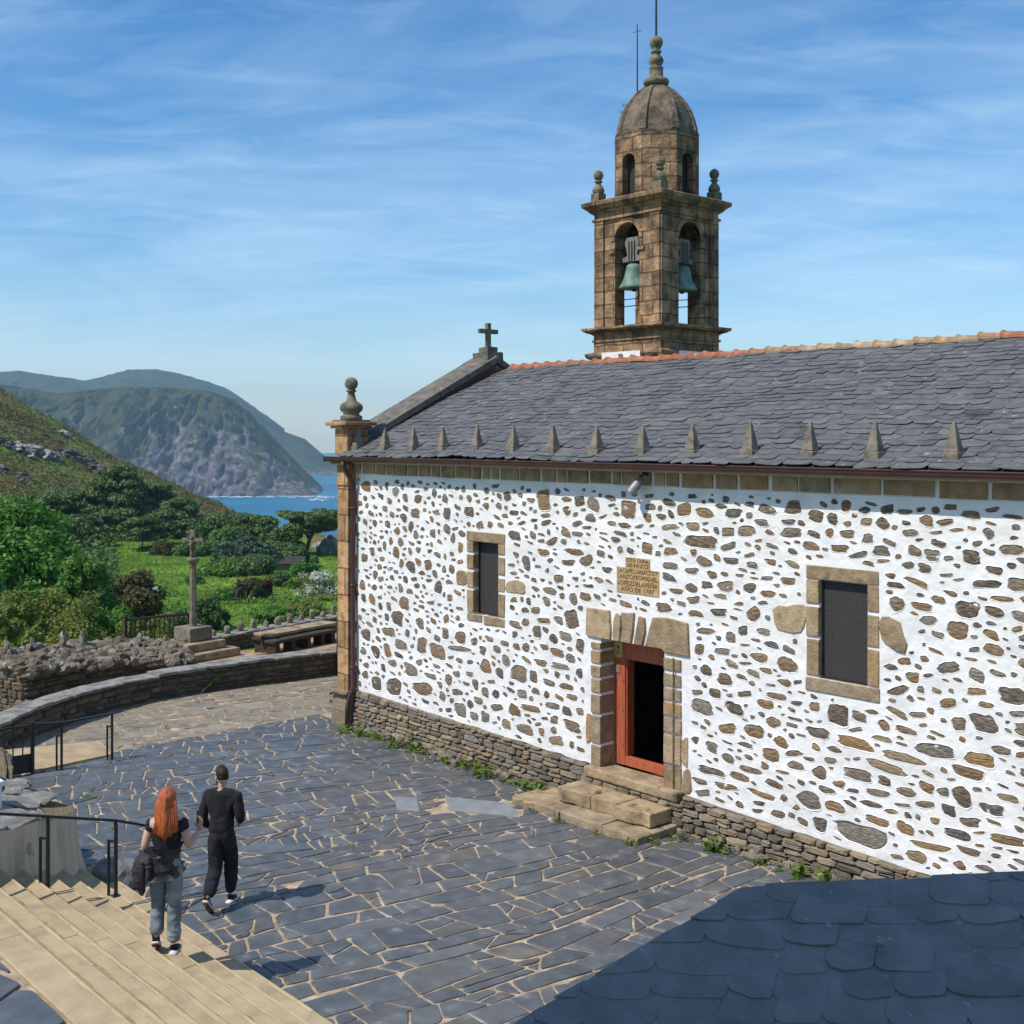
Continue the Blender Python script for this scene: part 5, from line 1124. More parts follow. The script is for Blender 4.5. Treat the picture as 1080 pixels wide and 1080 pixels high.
def plant(name, base, H, Rx, label, cat, group, mat, nclump, nleaf, leaf, shape='round', trunk=.35, lean=(0,0), tr=None, flat=.8, crown_r=None):
    base = Vector(base); e = thing(name, base, label, cat, group); r = rt4; clumps = []; tops = []
    for i in range(nclump):
        a = r.uniform(0, 2*PI)
        if shape == 'round':
            f = r.uniform(0,1); zf = trunk+(1-trunk)*f; wide = math.sin(PI*min(1,(f*.86+.14)))**.6; rad = math.sqrt(r.random())*wide*Rx*.85; cr = Rx*r.uniform(.22,.36)
            c = base+Vector((math.cos(a)*rad+lean[0]*zf, math.sin(a)*rad+lean[1]*zf, H*zf*.92)); s = Vector((cr,cr,cr*flat))
        elif shape == 'bush':
            zf = r.random()**1.1*.85; rad = Rx*math.sqrt(max(.02,1-zf*zf))*math.sqrt(r.random())*(.95+.25*math.sin(2*a+base.x)); cr = Rx*r.choice((.12,.18,.24,.30,.36)); c = base+Vector((math.cos(a)*rad, math.sin(a)*rad, H*(.06+zf))); s = Vector((cr,cr,cr*.85*min(1.4,H/Rx)))
        elif shape == 'pine':
            lay = r.choice((.45,.6,.72,.84,.95)); rad = Rx*(1.15-lay*.72)*math.sqrt(r.random()); cr = Rx*r.uniform(.24,.42); c = base+Vector((math.cos(a)*rad+lean[0]*lay, math.sin(a)*rad+lean[1]*lay, H*lay+r.uniform(-.05,.05)*H)); s = Vector((cr,cr,cr*.36))
        else:  # umbrella pine
            lay = r.choice((.62,.74,.86,.95)); rad = Rx*(1.0 if lay > .7 else .7)*math.sqrt(r.random()); cr = Rx*r.uniform(.2,.36); c = base+Vector((math.cos(a)*rad+lean[0]*lay, math.sin(a)*rad+lean[1]*lay, H*lay+r.uniform(-.04,.04)*H)); s = Vector((cr,cr,cr*.34))
        clumps.append((tuple(c), tuple(s))); tops.append(c)
    m = MB(); w = tr or max(.05, H*.028); top = base+Vector((lean[0]*.7, lean[1]*.7, H*.72))
    if shape == 'bush':
        for k in range(5):
            c = r.choice(tops); m.tube([base+Vector((r.uniform(-.1,.1),r.uniform(-.1,.1),-.3)), base.lerp(c,.5)+Vector((r.uniform(-.1,.1),0,.1*H)), c], [w,w*.6,w*.2], 5)
    else:
        mid = base.lerp(top,.5)+Vector((r.uniform(-.04,.04)*H, r.uniform(-.04,.04)*H, 0)); m.tube([base-Vector((0,0,.5)), base+Vector((0,0,.05*H)), mid, top], [w*1.5,w*1.1,w*.8,w*.35], 8)
        for k in range(min(12, nclump)):
            c = tops[k]; q = base.lerp(mid, r.uniform(.6,1)) if c.z < mid.z+.1*H else mid.lerp(top, r.uniform(0,.8)); m.tube([q, q.lerp(c,.55)+Vector((0,0,.03*H)), c], [w*.45,w*.3,w*.1], 5)
    m.build('trunk' if shape != 'bush' else 'stems', BARK, e, True)
    leaf_mesh('crown', clumps, nleaf, leaf, mat, e); return e
def at(px, v, dz=0):
    u = u_of(px, v); p = uv(u, v, land_h(u, v)+dz); return p
def by_px(name, px, top, v, wpx, label, cat, group, mat, ncl, nlf, leaf, shape, **k):
    p = at(px, v); H = z_of(top, v)-p.z; return plant(name, p, H, wpx/2/1250*v, label, cat, group, mat, ncl, nlf, leaf, shape, **k)
# big leafy trees at the left
G1 = 'leafy trees below the dry-stone wall'
by_px('leafy_tree', 18, 529, 64, 150, 'largest bright green leafy tree, at the left edge below the hillside', 'tree', G1, LF_BRIGHT, 70, 460, .165, 'round', trunk=.22)
by_px('leafy_tree', 86, 583, 55, 80, 'fresh green leafy tree with drooping layered leaves, right of the largest one', 'tree', G1, LF_MID, 40, 420, .14, 'round', trunk=.15)
by_px('leafy_tree', -35, 575, 50, 90, 'light green tree cut by the left edge of the view', 'tree', G1, LF_BRIGHT, 34, 320, .15, 'round', trunk=.2)
by_px('leafy_tree', 144, 600, 66, 74, 'brown-tinged dark tree standing before the bright meadow', 'tree', G1, LF_BROWN, 64, 260, .11, 'round', trunk=.22)
by_px('leafy_tree', 52, 560, 75, 100, 'shadowy mid green tree behind the largest leafy tree', 'tree', G1, LF_MID, 40, 360, .17, 'round', trunk=.15)
# olive shrubs behind the dry-stone wall
SH = [(12,640,44,62,'pale olive willow shrub farthest left behind the dry-stone wall'),(45,622,46,72,'tall yellow-green willow shrub behind the leaning upright stones'),(82,634,44,70,'yellow-green willow shrub in the middle of the row behind the dry-stone wall'),
      (116,646,45,62,'light green willow shrub below the drooping leafy tree'),(148,652,44,50,'small grey-green willow shrub left of the slatted fence'),(172,656,47,40,'low straw-tinted shrub right behind the slatted fence'),(28,668,36,44,'low lime-green shrub by the ruined end of the dry-stone wall'),(-12,640,38,60,'olive shrub cut by the left edge of the view')]
for px, top, v, w, lab in SH: by_px('willow_shrub', px, top-4, v, w*1.3, lab, 'shrub', 'olive shrubs behind the dry-stone wall', LF_OLIVE if px != 116 else LF_MID, 34, 420, .066, 'bush')
# dark pines at the foot of the hillside
PN = [(20,522,170,60),(62,522,168,66),(98,518,172,60),(128,494,150,78),(158,512,152,70),(188,527,150,56),(175,540,135,54),(205,545,150,50),(118,540,140,64),(150,548,128,56),(85,545,130,56)]
PL_ = ['low dark pine far left at the foot of the brown hillside','dark spreading pine under the white hillside rocks','dark pine between the white rocks and the tallest pine','tallest dark pine, standing highest against the brown hillside','dark pine with layered boughs just right of the tallest pine','rounded dark pine above the top of the bright meadow','low dark pine along the upper edge of the bright meadow','dark pine directly above the wayside cross','dense dark pine in front of the tallest pine','low bushy pine in shade at the left of the meadow','bushy pine between the leafy trees and the hillside']
for (px, top, v, w), lab in zip(PN, PL_):
  v = v+18 if v <= 152 else v; by_px('pine_tree', px, top, v, w, lab, 'pine tree', 'dark pines at the foot of the hillside', LF_PINE if px != 118 else LF_DARK, 42, 300, .27, 'pine' if v > 140 else 'round', trunk=.1)
# trees between the cross and the sea
MT = [(300,560,140,46,LF_DARK,'round','dark green tree between the flat-topped pine and the umbrella pine'),(270,588,116,38,LF_DARK,'round','dark shadowy tree in front of the bluish-green one'),(246,592,116,34,LF_MID,'round','mid green tree right of the yellowish-green one'),(205,575,140,38,LF_DARK,'round','dark tree at the top of the meadow left of the cross head'),(312,578,128,36,LF_DARK,'round','dark tree under the boughs of the umbrella pine'),(226,548,150,52,LF_DARK,'round','dark evergreen tree just right of the head of the wayside cross'),(252,545,155,50,LF_PINE,'pine','dark pine in the line of trees before the sea, left of the umbrella pine'),(277,546,155,46,LF_PINE,'pine','dark flat-topped pine touching the blue sea in the picture'),
      (228,598,118,34,LF_MID,'round','bright yellowish-green tree right of the wayside cross shaft'),(262,572,125,60,LF_BLUE,'round','bluish-green rounded tree in front of the pines'),(286,574,130,40,LF_DARK,'round','dark green tree left of the low hut'),(242,560,140,40,LF_DARK,'round','dark tree behind the bluish-green one')]
for px, top, v, w, mt, shp, lab in MT: by_px('evergreen_tree', px, top, v, w*1.35, lab, 'tree', 'trees between the cross and the sea', mt, 38, 300, .23, shp, trunk=.12)
by_px('umbrella_pine', 322, 541, 140, 74, 'wide umbrella pine leaning towards the sea beside the church corner', 'pine tree', None, LF_PINE, 48, 300, .23, 'umbrella', lean=(1.0,1.2), tr=.28)
BU = [(335,603,97,36,LF_WHITE,'shrub covered in white blossom by the church corner'),(322,594,106,30,LF_BRIGHT,'fresh green bush behind the white blossoming shrub'),(262,610,97,34,LF_BROWN,'brownish bush at the top of the lower meadow'),(281,611,99,13,LF_RUST,'small rust-orange bush next to the brownish one'),
      (216,632,78,36,LF_DARK,'dark green bush right of the cross shaft above the terrace wall'),(170,570,140,24,LF_BROWN,'brown bush at the upper edge of the bright meadow'),(296,606,108,30,LF_DARK,'dark bush below the low hut'),(345,628,92,34,LF_OLIVE,'olive bush beside the church corner below the white blossom'),(316,636,84,44,LF_OLIVE,'olive scrub above the right end of the terrace wall'),
      (188,646,62,34,LF_DARK,'dark bush left of the cross shaft behind the slatted fence'),(292,640,80,40,LF_MID,'mid green scrub above the middle of the terrace wall'),(128,672,55,44,LF_DARK,'dark low bush beneath the brown-tinged tree'),(240,622,95,30,LF_MID,'mid green bush on the lower meadow'),(206,608,110,16,LF_DARK,'dark bush on the bright meadow left of the cross'),(178,655,58,26,LF_DARK,'dark bush directly behind the slatted fence')]
for px, top, v, w, mt, lab in BU:
    e = by_px('bush', px, top, v, w*1.15, lab, 'bush', 'bushes on the meadow', mt, 46, 210 if mt is not LF_WHITE else 110, .10 if mt is not LF_WHITE else .075, 'bush')
    if mt is LF_WHITE:
        b0 = e.location; leaf_mesh('green_leaves', [((b0.x+rt4.uniform(-1.2,1.2), b0.y+rt4.uniform(-1.2,1.2), b0.z+rt4.uniform(.2,1.7)), (.45,.45,.4)) for _ in range(30)], 120, .09, LF_OLIVE, e)
# rough grass and low herbs on the meadow, scrub on the hillside
def scatter(name, n, um, vm, size, mat, label, hf, cond, h=(.0,.35), pw=1.0):
    cl = []
    r = random.Random(name)
    while len(cl) < n:
        v = vm[0]+(vm[1]-vm[0])*r.random()**pw; u = r.uniform(um[0]*v, um[1]*v)
        if not cond(u, v): continue
        z = hf(u, v); s = r.uniform(.5,1.3)*size*2.2; cl.append((tuple(uv(u, v, z+r.uniform(*h))), (s,s,s*.55)))
    o = leaf_mesh(name, cl, 6, size, mat, None, up=.8); tag(o, label, 'undergrowth', kind='stuff'); return o
scatter('meadow_grass', 22000, (-.36,-.06), (55,165), .085, leafmat('grass blades', [(.085,.165,.018),(.14,.25,.028),(.19,.30,.04)], .3, .12), 'lush green grass and herbs covering the meadow', land_h, lambda u, v: True, (0,.12), .8)
scatter('meadow_herbs', 1500, (-.30,-.08), (48,100), .15, LF_MID, 'patches of taller dark herbs in the meadow', land_h, lambda u, v: fbm(u,v,9,2,4) > .12, (0,.5))
scatter('valley_scrub', 2600, (-.45,-.24), (95,185), .30, LF_DARK, 'dense dark scrub filling the valley under the pines', land_h, lambda u, v: u < -.335*v or v > 165, (0,1.6))
scatter('heather', 20000, (-.46,-.19), (165,330), .24, leafmat('heather leaves', [(.12,.095,.034),(.19,.13,.048),(.15,.155,.042),(.22,.175,.065)], .15, .07), 'brown heather covering the hillside', hill_only, lambda u, v: fbm(u,v,16,3,1) > -.12 and on_hill(u,v), (0,.5))
scatter('hillside_gorse', 7000, (-.46,-.19), (165,325), .24, leafmat('gorse leaves', [(.075,.12,.026),(.12,.18,.036),(.16,.22,.045)], .15, .07), 'green gorse clumps on the hillside', hill_only, lambda u, v: fbm(u,v,16,3,1) < .06 and on_hill(u,v), (0,.6))
# rocks on the hillside
ro = random.Random(3)
def outcrop(px, py, v, w, h, label, mat, n):
    u = u_of(px, v); e = thing('rock_outcrop', uv(u, v, land_h(u, v)), label, 'rocks', 'rock outcrops on the hillside'); m = MB()
    for k in range(n):
        uu = u+ro.uniform(-.5,.5)*w; vv = v+ro.uniform(-1.5,1.5); p = uv(uu, vv, land_h(uu, vv)+.2+h*.25*ro.random()); s = ro.uniform(.5,1)*h*.6; m.ico(p-Vector((0,0,.25*h)), (s*ro.uniform(1.2,2.3), s*ro.uniform(1,1.6), s*.75), 3, .5, 1.5, k+int(px))
    m.build('rocks', mat, e)
PALEROCK = M('pale rock', [(.12,.115,.105),(.25,.24,.225),(.38,.365,.34)], .8, .9, .8, 3, dist=.3)
DARKROCK = M('dark rock', [(.035,.033,.03),(.075,.07,.062),(.16,.15,.135)], .6, .9, .8, 3, dist=.3, spots=((.36,.35,.33), .7, .68))
def v_at(px, py):
    v = 160.0
    while v < 330 and z_of(py, v) > land_h(u_of(px, v), v): v += .5
    return v
for px, py, w, h, lab, mt, n in ((25,473,4.5,2.2,'pale rock outcrop on the brown hillside, left of two',PALEROCK,9),(45,478,6,2.4,'pale rock outcrop on the brown hillside, right of two',PALEROCK,11),(92,490,13,3.4,'long dark rock outcrop on the hillside above the tallest pine',DARKROCK,22),(70,461,3,1.6,'small pale rocks high on the hillside near its skyline',PALEROCK,6),(12,502,7,1.8,'low dark rocks above bare earth near the left edge of the hillside',DARKROCK,10),(3,468,5,2,'dark rock at the left edge of the hillside',DARKROCK,6)):
    outcrop(px, py, v_at(px, py), w, h, lab, mt, n)
ck = thing('sea_rocks', uv(u_of(346,146),146,-9), 'grey rocks between the umbrella pine and the sea', 'rocks'); m = MB()
for k in range(9):
    v = ro.uniform(140,152); px = ro.uniform(336,360); u = u_of(px, v); m.ico(uv(u, v, land_h(u,v)+.6), (ro.uniform(.5,1.2), ro.uniform(.5,1.2), ro.uniform(.5,1.1)), 2, .45, 1.2, k)
m.build('rocks', PALEROCK, ck)
# small pale rocks in the meadow
mr = thing('meadow_rock', at(165,100), 'single pale rock lying on the bright meadow', 'rock'); m = MB(); p = at(165,100,.25); m.ico(p, (.5,.45,.5), 2, .3, 1.2, 2); m.build('rock', PALEROCK, mr)
# low hut under the trees, shadow put into its near-black roof colour
hp = at(301,124); ht = thing('stone_hut', hp, 'low stone hut with roof coloured shadow-dark under the trees near the sea', 'hut'); m = MB(); a = Vector((RT.x,RT.y,0)); f = Vector((FW.x,FW.y,0))
m.prism([hp-a*1.9-f*1+Vector((0,0,-.5)), hp+a*1.9-f*1+Vector((0,0,-.5)), hp+a*1.9+f*1+Vector((0,0,-.5)), hp-a*1.9+f*1+Vector((0,0,-.5))], (0,0,1.3)); m.build('wall', RUBBLE, ht)
m = MB(); m.prism([hp-a*2.1-f*1.4+Vector((0,0,.81)), hp-a*2.1+Vector((0,0,1.45)), hp-a*2.1+f*1.4+Vector((0,0,.81))], a*4.2); m.build('roof', DARKIN, ht)
# weeds along the church foot
rwd = random.Random(19)
def weed(x, y, z, s, lab='tuft of green weeds growing at the foot of the church wall', grp='weeds along the church wall', n=46, mat=LF_WEED):
    e = thing('weed', (x,y,z), lab, 'weed', grp)
    cl = [((x+rwd.uniform(-s,s), y+rwd.uniform(-.5*s,.3*s), z+s*.35*rwd.random()), (s*.5,s*.4,s*.55)) for _ in range(4)]; leaf_mesh('leaves', cl, n//4, s*.20, mat, e, up=.5)
for x in (.75,1.3,1.9,2.3,2.8,3.1,3.7,4.3,5.0,5.6,6.1,9.35,10.1,10.9,11.6,12.1,12.9): weed(x, -.30-rwd.uniform(0,.12), 0, rwd.uniform(.18,.36), n=70)
for x, y in ((9.2,-.75),(9.0,-1.08),(8.4,-1.14),(7.6,-1.16),(6.9,-1.14),(6.3,-.9)): weed(x, y, 0, rwd.uniform(.08,.17), 'tuft of green weeds around the entrance steps of the church', 'weeds round the entrance steps')
for x, y in ((.9,-5.6),(1.1,-5.9),(1.45,-6.05),(.4,-2.9),(3.4,-5.6),(4.9,-6.6),(2.4,-3.2),(-2.1,-3.0),(-2.6,-1.4),(-1.8,.8),(5.6,-5.8),(6.3,-4.2)): weed(x, y, -.015, rwd.uniform(.09,.16), 'low green weed growing flat in the joints of the paving', 'weeds in the paving', 30)
for x, z in ((1.6,.70),(3.1,.62)): weed(x, -.06, z, .07, 'tiny plant rooted on the ledge of the rubble plinth', 'plants on the plinth', 20)
for a in (3.5,3.9,4.3): weed(TX+.86*math.cos(a), TY+.86*math.sin(a), 13.85+.16*a-.5, .09, 'little plant rooted on the side of the stone dome', 'plants on the dome', 24, LF_OLIVE)
# ================================================================ PEOPLE AND HORSE
def skin_mesh(name, nodes, edges, root, sub=2, gain=1.14):
    """nodes: {key: ((x,y,z), r or (rx,ry))}; grows one continuous surface"""
    keys = list(nodes); ix = {k: i for i, k in enumerate(keys)}
    me = bpy.data.meshes.new(name); me.from_pydata([nodes[k][0] for k in keys], [(ix[a], ix[b]) for a, b in edges], []); me.update()
    o = bpy.data.objects.new(name, me); COL.objects.link(o)
    sk = o.modifiers.new('skin', 'SKIN'); sk.use_smooth_shade = True; sk.branch_smoothing = .3
    d = me.skin_vertices[0].data
    for k in keys:
        r = nodes[k][1]; r = r if isinstance(r, tuple) else (r, r); d[ix[k]].radius = (r[0]*gain, r[1]*gain); d[ix[k]].use_root = (k == root)
    su_ = o.modifiers.new('sub', 'SUBSURF'); su_.levels = sub; su_.render_levels = sub
    dg = bpy.context.evaluated_depsgraph_get(); out = bpy.data.meshes.new_from_object(o.evaluated_get(dg)); bpy.data.objects.remove(o); return out
def chain(*k): return list(zip(k, k[1:]))
def place(meshes, name, mat, parent, fwd, base, fold=0.0):
    f = Vector((fwd[0], fwd[1], 0)).normalized(); r = Vector((f.y, -f.x, 0)); mtx = Matrix(((r.x,f.x,0,base[0]),(r.y,f.y,0,base[1]),(0,0,1,base[2]),(0,0,0,1)))
    bm = bmesh.new()
    for me in meshes: bm.from_mesh(me)
    if fold:
        bm.normal_update()
        mv = [(v, v.normal.copy(), noise.noise(Vector((v.co.x*7, v.co.y*7, v.co.z*17+2.5*noise.noise(v.co*5))))+.5*noise.noise(Vector((v.co.x*16, v.co.y*16, v.co.z*30)))) for v in bm.verts]
        for v, n_, k in mv: v.co += n_*(k*fold)
    bmesh.ops.transform(bm, matrix=mtx, verts=bm.verts); out = bpy.data.meshes.new(name); bm.to_mesh(out); bm.free()
    return link(name, out, mat, parent, True)
SKIN = M('skin', [(.50,.30,.22),(.58,.36,.27)], 6, .55, 0, spec=.35)
HAIRR = M('copper hair', [(.24,.045,.010),(.40,.085,.018),(.50,.13,.03)], 7, .42, .6, 60, stretch=(9,9,.7), spec=.5, dist=.01)
HAIRD = M('dark hair', [(.012,.009,.008),(.028,.02,.016)], 40, .6, .4, 120)
BLACKC = M('black cotton', [(.010,.010,.012),(.020,.020,.023)], 12, .9, .5, 14, dist=.02)
BLACKS = M('black satin', [(.008,.008,.010),(.02,.02,.024)], 9, .55, .7, 11, dist=.03, spec=.5)
JACKET = M('dark plum jacket', [(.018,.013,.016),(.045,.034,.04)], 9, .7, .8, 12, dist=.03)
JEANS = M('grey blue jeans', [(.11,.13,.15),(.19,.22,.25),(.30,.335,.37)], 5, .9, .7, 12, dist=.02)
TROUS = M('black trousers', [(.010,.011,.014),(.022,.023,.028)], 9, .85, .6, 11, dist=.02)
SHOEB = M('black canvas shoe', [(.012,.012,.016),(.03,.03,.035)], 20, .7, .2)
SOLE = M('white rubber', [(.55,.53,.50),(.68,.66,.63)], 9, .6, .1)
OUTS = M('brown outsole', [(.12,.075,.05),(.18,.11,.07)], 30, .8, .3)
PHONE = M('phone glass', [(.015,.03,.05),(.02,.05,.08)], 3, .2, 0, spec=.6)
def hand(sd, w, e, spread=.25, curl=.5, s=1.0, fdir=None, nrm=None):
    """wrist w, pointing along fdir with palm normal nrm; five separate fingers rooted in the palm"""
    w = Vector(w); d = Vector(fdir or (w-Vector(e))).normalized(); n_ = Vector(nrm or (sd*-1,0,0)); n_ = (n_-d*n_.dot(d)).normalized(); t = d.cross(n_)
    N = {'w':(tuple(w), (.026*s,.020*s)), 'p':(tuple(w+d*.05*s), (.038*s,.017*s)), 'k':(tuple(w+d*.088*s), (.037*s,.014*s))}; out = [skin_mesh('palm', N, chain('w','p','k'), 'p', 1)]
    for i, (o, l) in enumerate(((-.030,.062),(-.010,.074),(.010,.070),(.029,.054))):
        b = w+d*.075*s+t*o*s; a = d+t*o*spread*14*.3; a.normalize(); c1 = (a*math.cos(curl*.6)+n_*math.sin(curl*.6)); c2 = (a*math.cos(curl*1.5)+n_*math.sin(curl*1.5)); p1 = b+a*.018*s; p2 = p1+c1*l*.5*s; p3 = p2+c2*l*.5*s
        out.append(skin_mesh('finger', {0:(tuple(b),.009*s),1:(tuple(p1),.0095*s),2:(tuple(p2),.0085*s),3:(tuple(p3),.007*s)}, chain(0,1,2,3), 0, 1))
    b = w+d*.03*s-t*.026*s*sd*1.0; a = (d*.65-t*sd*.75+n_*.25).normalized(); p1 = b+a*.035*s; p2 = p1+(a*.8+d*.5).normalized()*.032*s
    out.append(skin_mesh('thumb', {0:(tuple(b),.012*s),1:(tuple(p1),.0105*s),2:(tuple(p2),.008*s)}, chain(0,1,2), 0, 1)); return out
def shoe(ank, heel, toe, sidev=0):
    a, h, t = Vector(ank), Vector(heel), Vector(toe); m_ = h.lerp(t,.55)
    up = (a-h); N = {'a':(tuple(a), .043), 'h':(tuple(h+Vector((0,0,.035))), (.036,.034)), 'm':(tuple(m_+Vector((0,0,.032))), (.043,.032)), 't':(tuple(t+Vector((0,0,.026))), (.038,.024))}
    up_m = skin_mesh('upper', N, [('h','a'),('h','m'),('m','t')], 'h', 2)
    d = (t-h).normalized(); s = d.cross(Vector((0,0,1))).normalized(); n_ = s.cross(d)
    prof = [(-.055,.026),(-.04,.036),(.02,.037),(.10,.040),(.17,.046),(.225,.038),(.262,.018)]
    L_ = (t-h).length; k = (L_+.085)/.317
    def ring(z, w): return [h+d*(x*k)+s*y*w+n_*z for x, y in prof]+[h+d*(x*k)-s*y*w+n_*z for x, y in prof[::-1]]
    def slab(z0, z1, w):
        me = bpy.data.meshes.new('sole'); A = ring(z0,w)+ring(z1,w); n = len(A)//2
        me.from_pydata([tuple(p) for p in A], [], [tuple(range(n))[::-1], tuple(range(n,2*n))]+[(i,(i+1)%n,n+(i+1)%n,n+i) for i in range(n)]); return me
    return up_m, slab(-.002,.020,1.08), slab(-.010,-.0025,1.04)
def egg(c, sc, fwd, amp=0.0, cut=None, freq=1.3, seed=0):
    m = MB(); f = Vector((fwd[0], fwd[1], 0)).normalized(); r = Vector((f.y, -f.x, 0)); rot = Matrix((r, f, Vector((0,0,1)))).transposed(); m.ico(c, sc, 4, amp, freq, seed, rot); me = bpy.data.meshes.new('egg'); me.from_pydata(m.v, [], m.f); return me
def person(name, label, base, fwd, S, J, cfg):
    """S: overall scale; J: joint positions in metres for a 1.75 m body, x right, y forward"""
    e = thing(name, base, label, 'person'); j = {k: Vector(v)*S for k, v in J.items()}; p = lambda k: tuple(j[k]); k = S*cfg.get('bulk',1.0)
    nodes = {'pelvis':(p('pelvis'),(.125*k,.095*k)),'waist':(p('waist'),(.108*k,.082*k)),'chest':(p('chest'),(.140*k,.098*k)),'uchest':(p('uchest'),(.118*k,.080*k)),'neck':(p('neck'),.050*k),'jaw':(p('jaw'),(.052*S,.058*S)),'skull':(p('skull'),(.050*S,.06*S))}
    ed = chain('pelvis','waist','chest','uchest','neck','jaw','skull')
    nose = j['jaw'].lerp(j['skull'],.35)+Vector(cfg['face'])*.088*S; nodes['nose0'] = (tuple(nose-Vector(cfg['face'])*.03*S), .02*S); nodes['nose'] = (tuple(nose+Vector(cfg['face'])*.012*S), .010*S); ed += [('jaw','nose0'),('nose0','nose')]
    fc = Vector(cfg['face']).normalized(); er = Vector((fc.y,-fc.x,0)); hm = j['jaw'].lerp(j['skull'],.5)
    for s in 'LR':
        nodes['sh'+s] = (p('sh'+s), .060*k); nodes['el'+s] = (p('el'+s), .040*k); nodes['fa'+s] = (tuple(j['el'+s].lerp(j['wr'+s],.3)), .037*k); nodes['wr'+s] = (p('wr'+s), .025*k)
        nodes['hip'+s] = (p('hip'+s), .086*k); nodes['kn'+s] = (p('kn'+s), .056*k); nodes['ca'+s] = (tuple(j['kn'+s].lerp(j['an'+s],.3)), .053*k); nodes['an'+s] = (p('an'+s), .036*k)
        ed += [('uchest','sh'+s),('sh'+s,'el'+s),('el'+s,'fa'+s),('fa'+s,'wr'+s),('pelvis','hip'+s),('hip'+s,'kn'+s),('kn'+s,'ca'+s),('ca'+s,'an'+s)]
    parts = [skin_mesh('b', nodes, ed, 'pelvis', 2)]
    parts.append(egg(j['skull']+Vector((0,0,-.012*S))-fc*.006*S, (.074*S,.095*S,.108*S), fc)); parts.append(egg(j['jaw']+fc*.018*S+Vector((0,0,-.004*S)), (.058*S,.070*S,.070*S), fc))
    for s, sd in (('L',-1),('R',1)):
        parts += hand(sd, p('wr'+s), p('el'+s), curl=cfg['curl'][s], s=S*1.0, fdir=cfg.get('fdir',{}).get(s), nrm=cfg.get('pn',{}).get(s))
        m = MB(); c = hm+er*sd*.080*S-fc*.01*S; m.ico(c, (.014*S,.022*S,.034*S), 2, .1); me = bpy.data.meshes.new('ear'); me.from_pydata(m.v, [], m.f); parts.append(me)
        m = MB(); c = j['jaw'].lerp(j['skull'],.62)+fc*.083*S+er*sd*.032*S; m.ico(c, (.013*S,)*3, 2, 0); me = bpy.data.meshes.new('eye'); me.from_pydata(m.v, [], m.f); parts.append(me)
    place(parts, 'body', SKIN, e, fwd, base)
    # trousers
    g = k*cfg['leg']; w = {'pelvis':(tuple(j['pelvis']),(.142*k,.112*k)), 'top':(tuple(j['pelvis']+(j['waist']-j['pelvis'])*1.15),(.128*k,.100*k))}; we = [('top','pelvis')]
    for s in 'LR':
        hm_ = j['an'+s]+(j['kn'+s]-j['an'+s])*.03
        w.update({'hip'+s:(p('hip'+s),.100*k*cfg['hipw']),'th'+s:(tuple(j['hip'+s].lerp(j['kn'+s],.5)),.086*g),'kn'+s:(p('kn'+s),.074*g),'ca'+s:(tuple(j['kn'+s].lerp(j['an'+s],.4)),.073*g),'hem'+s:(tuple(hm_),.066*g*cfg['flare'])}); we += [('pelvis','hip'+s)]+chain('hip'+s,'th'+s,'kn'+s,'ca'+s,'hem'+s)
    place([skin_mesh('t', w, we, 'pelvis', 3)], 'trousers', cfg['trousers'], e, fwd, base, .011)
    # top
    t0 = cfg['hem']; w = {'low':(tuple(j['pelvis']+(j['waist']-j['pelvis'])*t0 if t0 < 1 else j['waist'].lerp(j['chest'],t0-1)),cfg['lowr'](k)),'chest':(p('chest'),(.156*k,.118*k)),'uchest':(tuple(j['uchest']+Vector((0,0,cfg.get('ul',0)))),(.150*k,.108*k)),'col':(tuple(j['uchest'].lerp(j['neck'],cfg['collar'])),cfg['colr']*k)}
    if t0 < 1: w['waist'] = (p('waist'),(.142*k,.110*k))
    we = ([('low','waist'),('waist','chest')] if t0 < 1 else [('low','chest')])+[('chest','uchest'),('uchest','col')]
    for s in 'LR':
        w['sh'+s] = (p('sh'+s), .080*k); we.append(('uchest','sh'+s))
        if cfg['sleeve'] < 1: w['sl'+s] = (tuple(j['sh'+s].lerp(j['el'+s],cfg['sleeve'])), .064*k); we.append(('sh'+s,'sl'+s))
        else:
            w['el'+s] = (p('el'+s), .055*k); w['cu'+s] = (tuple(j['el'+s].lerp(j['wr'+s],.93)), .039*k); we += [('sh'+s,'el'+s),('el'+s,'cu'+s)]
    place([skin_mesh('p', w, we, 'chest', 3)], cfg['topname'], cfg['top'], e, fwd, base, .009)
    for s in 'LR':
        a, b, c = shoe(j['an'+s], Vector(cfg['foot'][s][0])*S, Vector(cfg['foot'][s][1])*S); o = place([a], 'shoe', SHOEB, e, fwd, base); place([b], 'midsole', SOLE, o, fwd, base); place([c], 'outsole', OUTS, o, fwd, base)
    return e, j, p
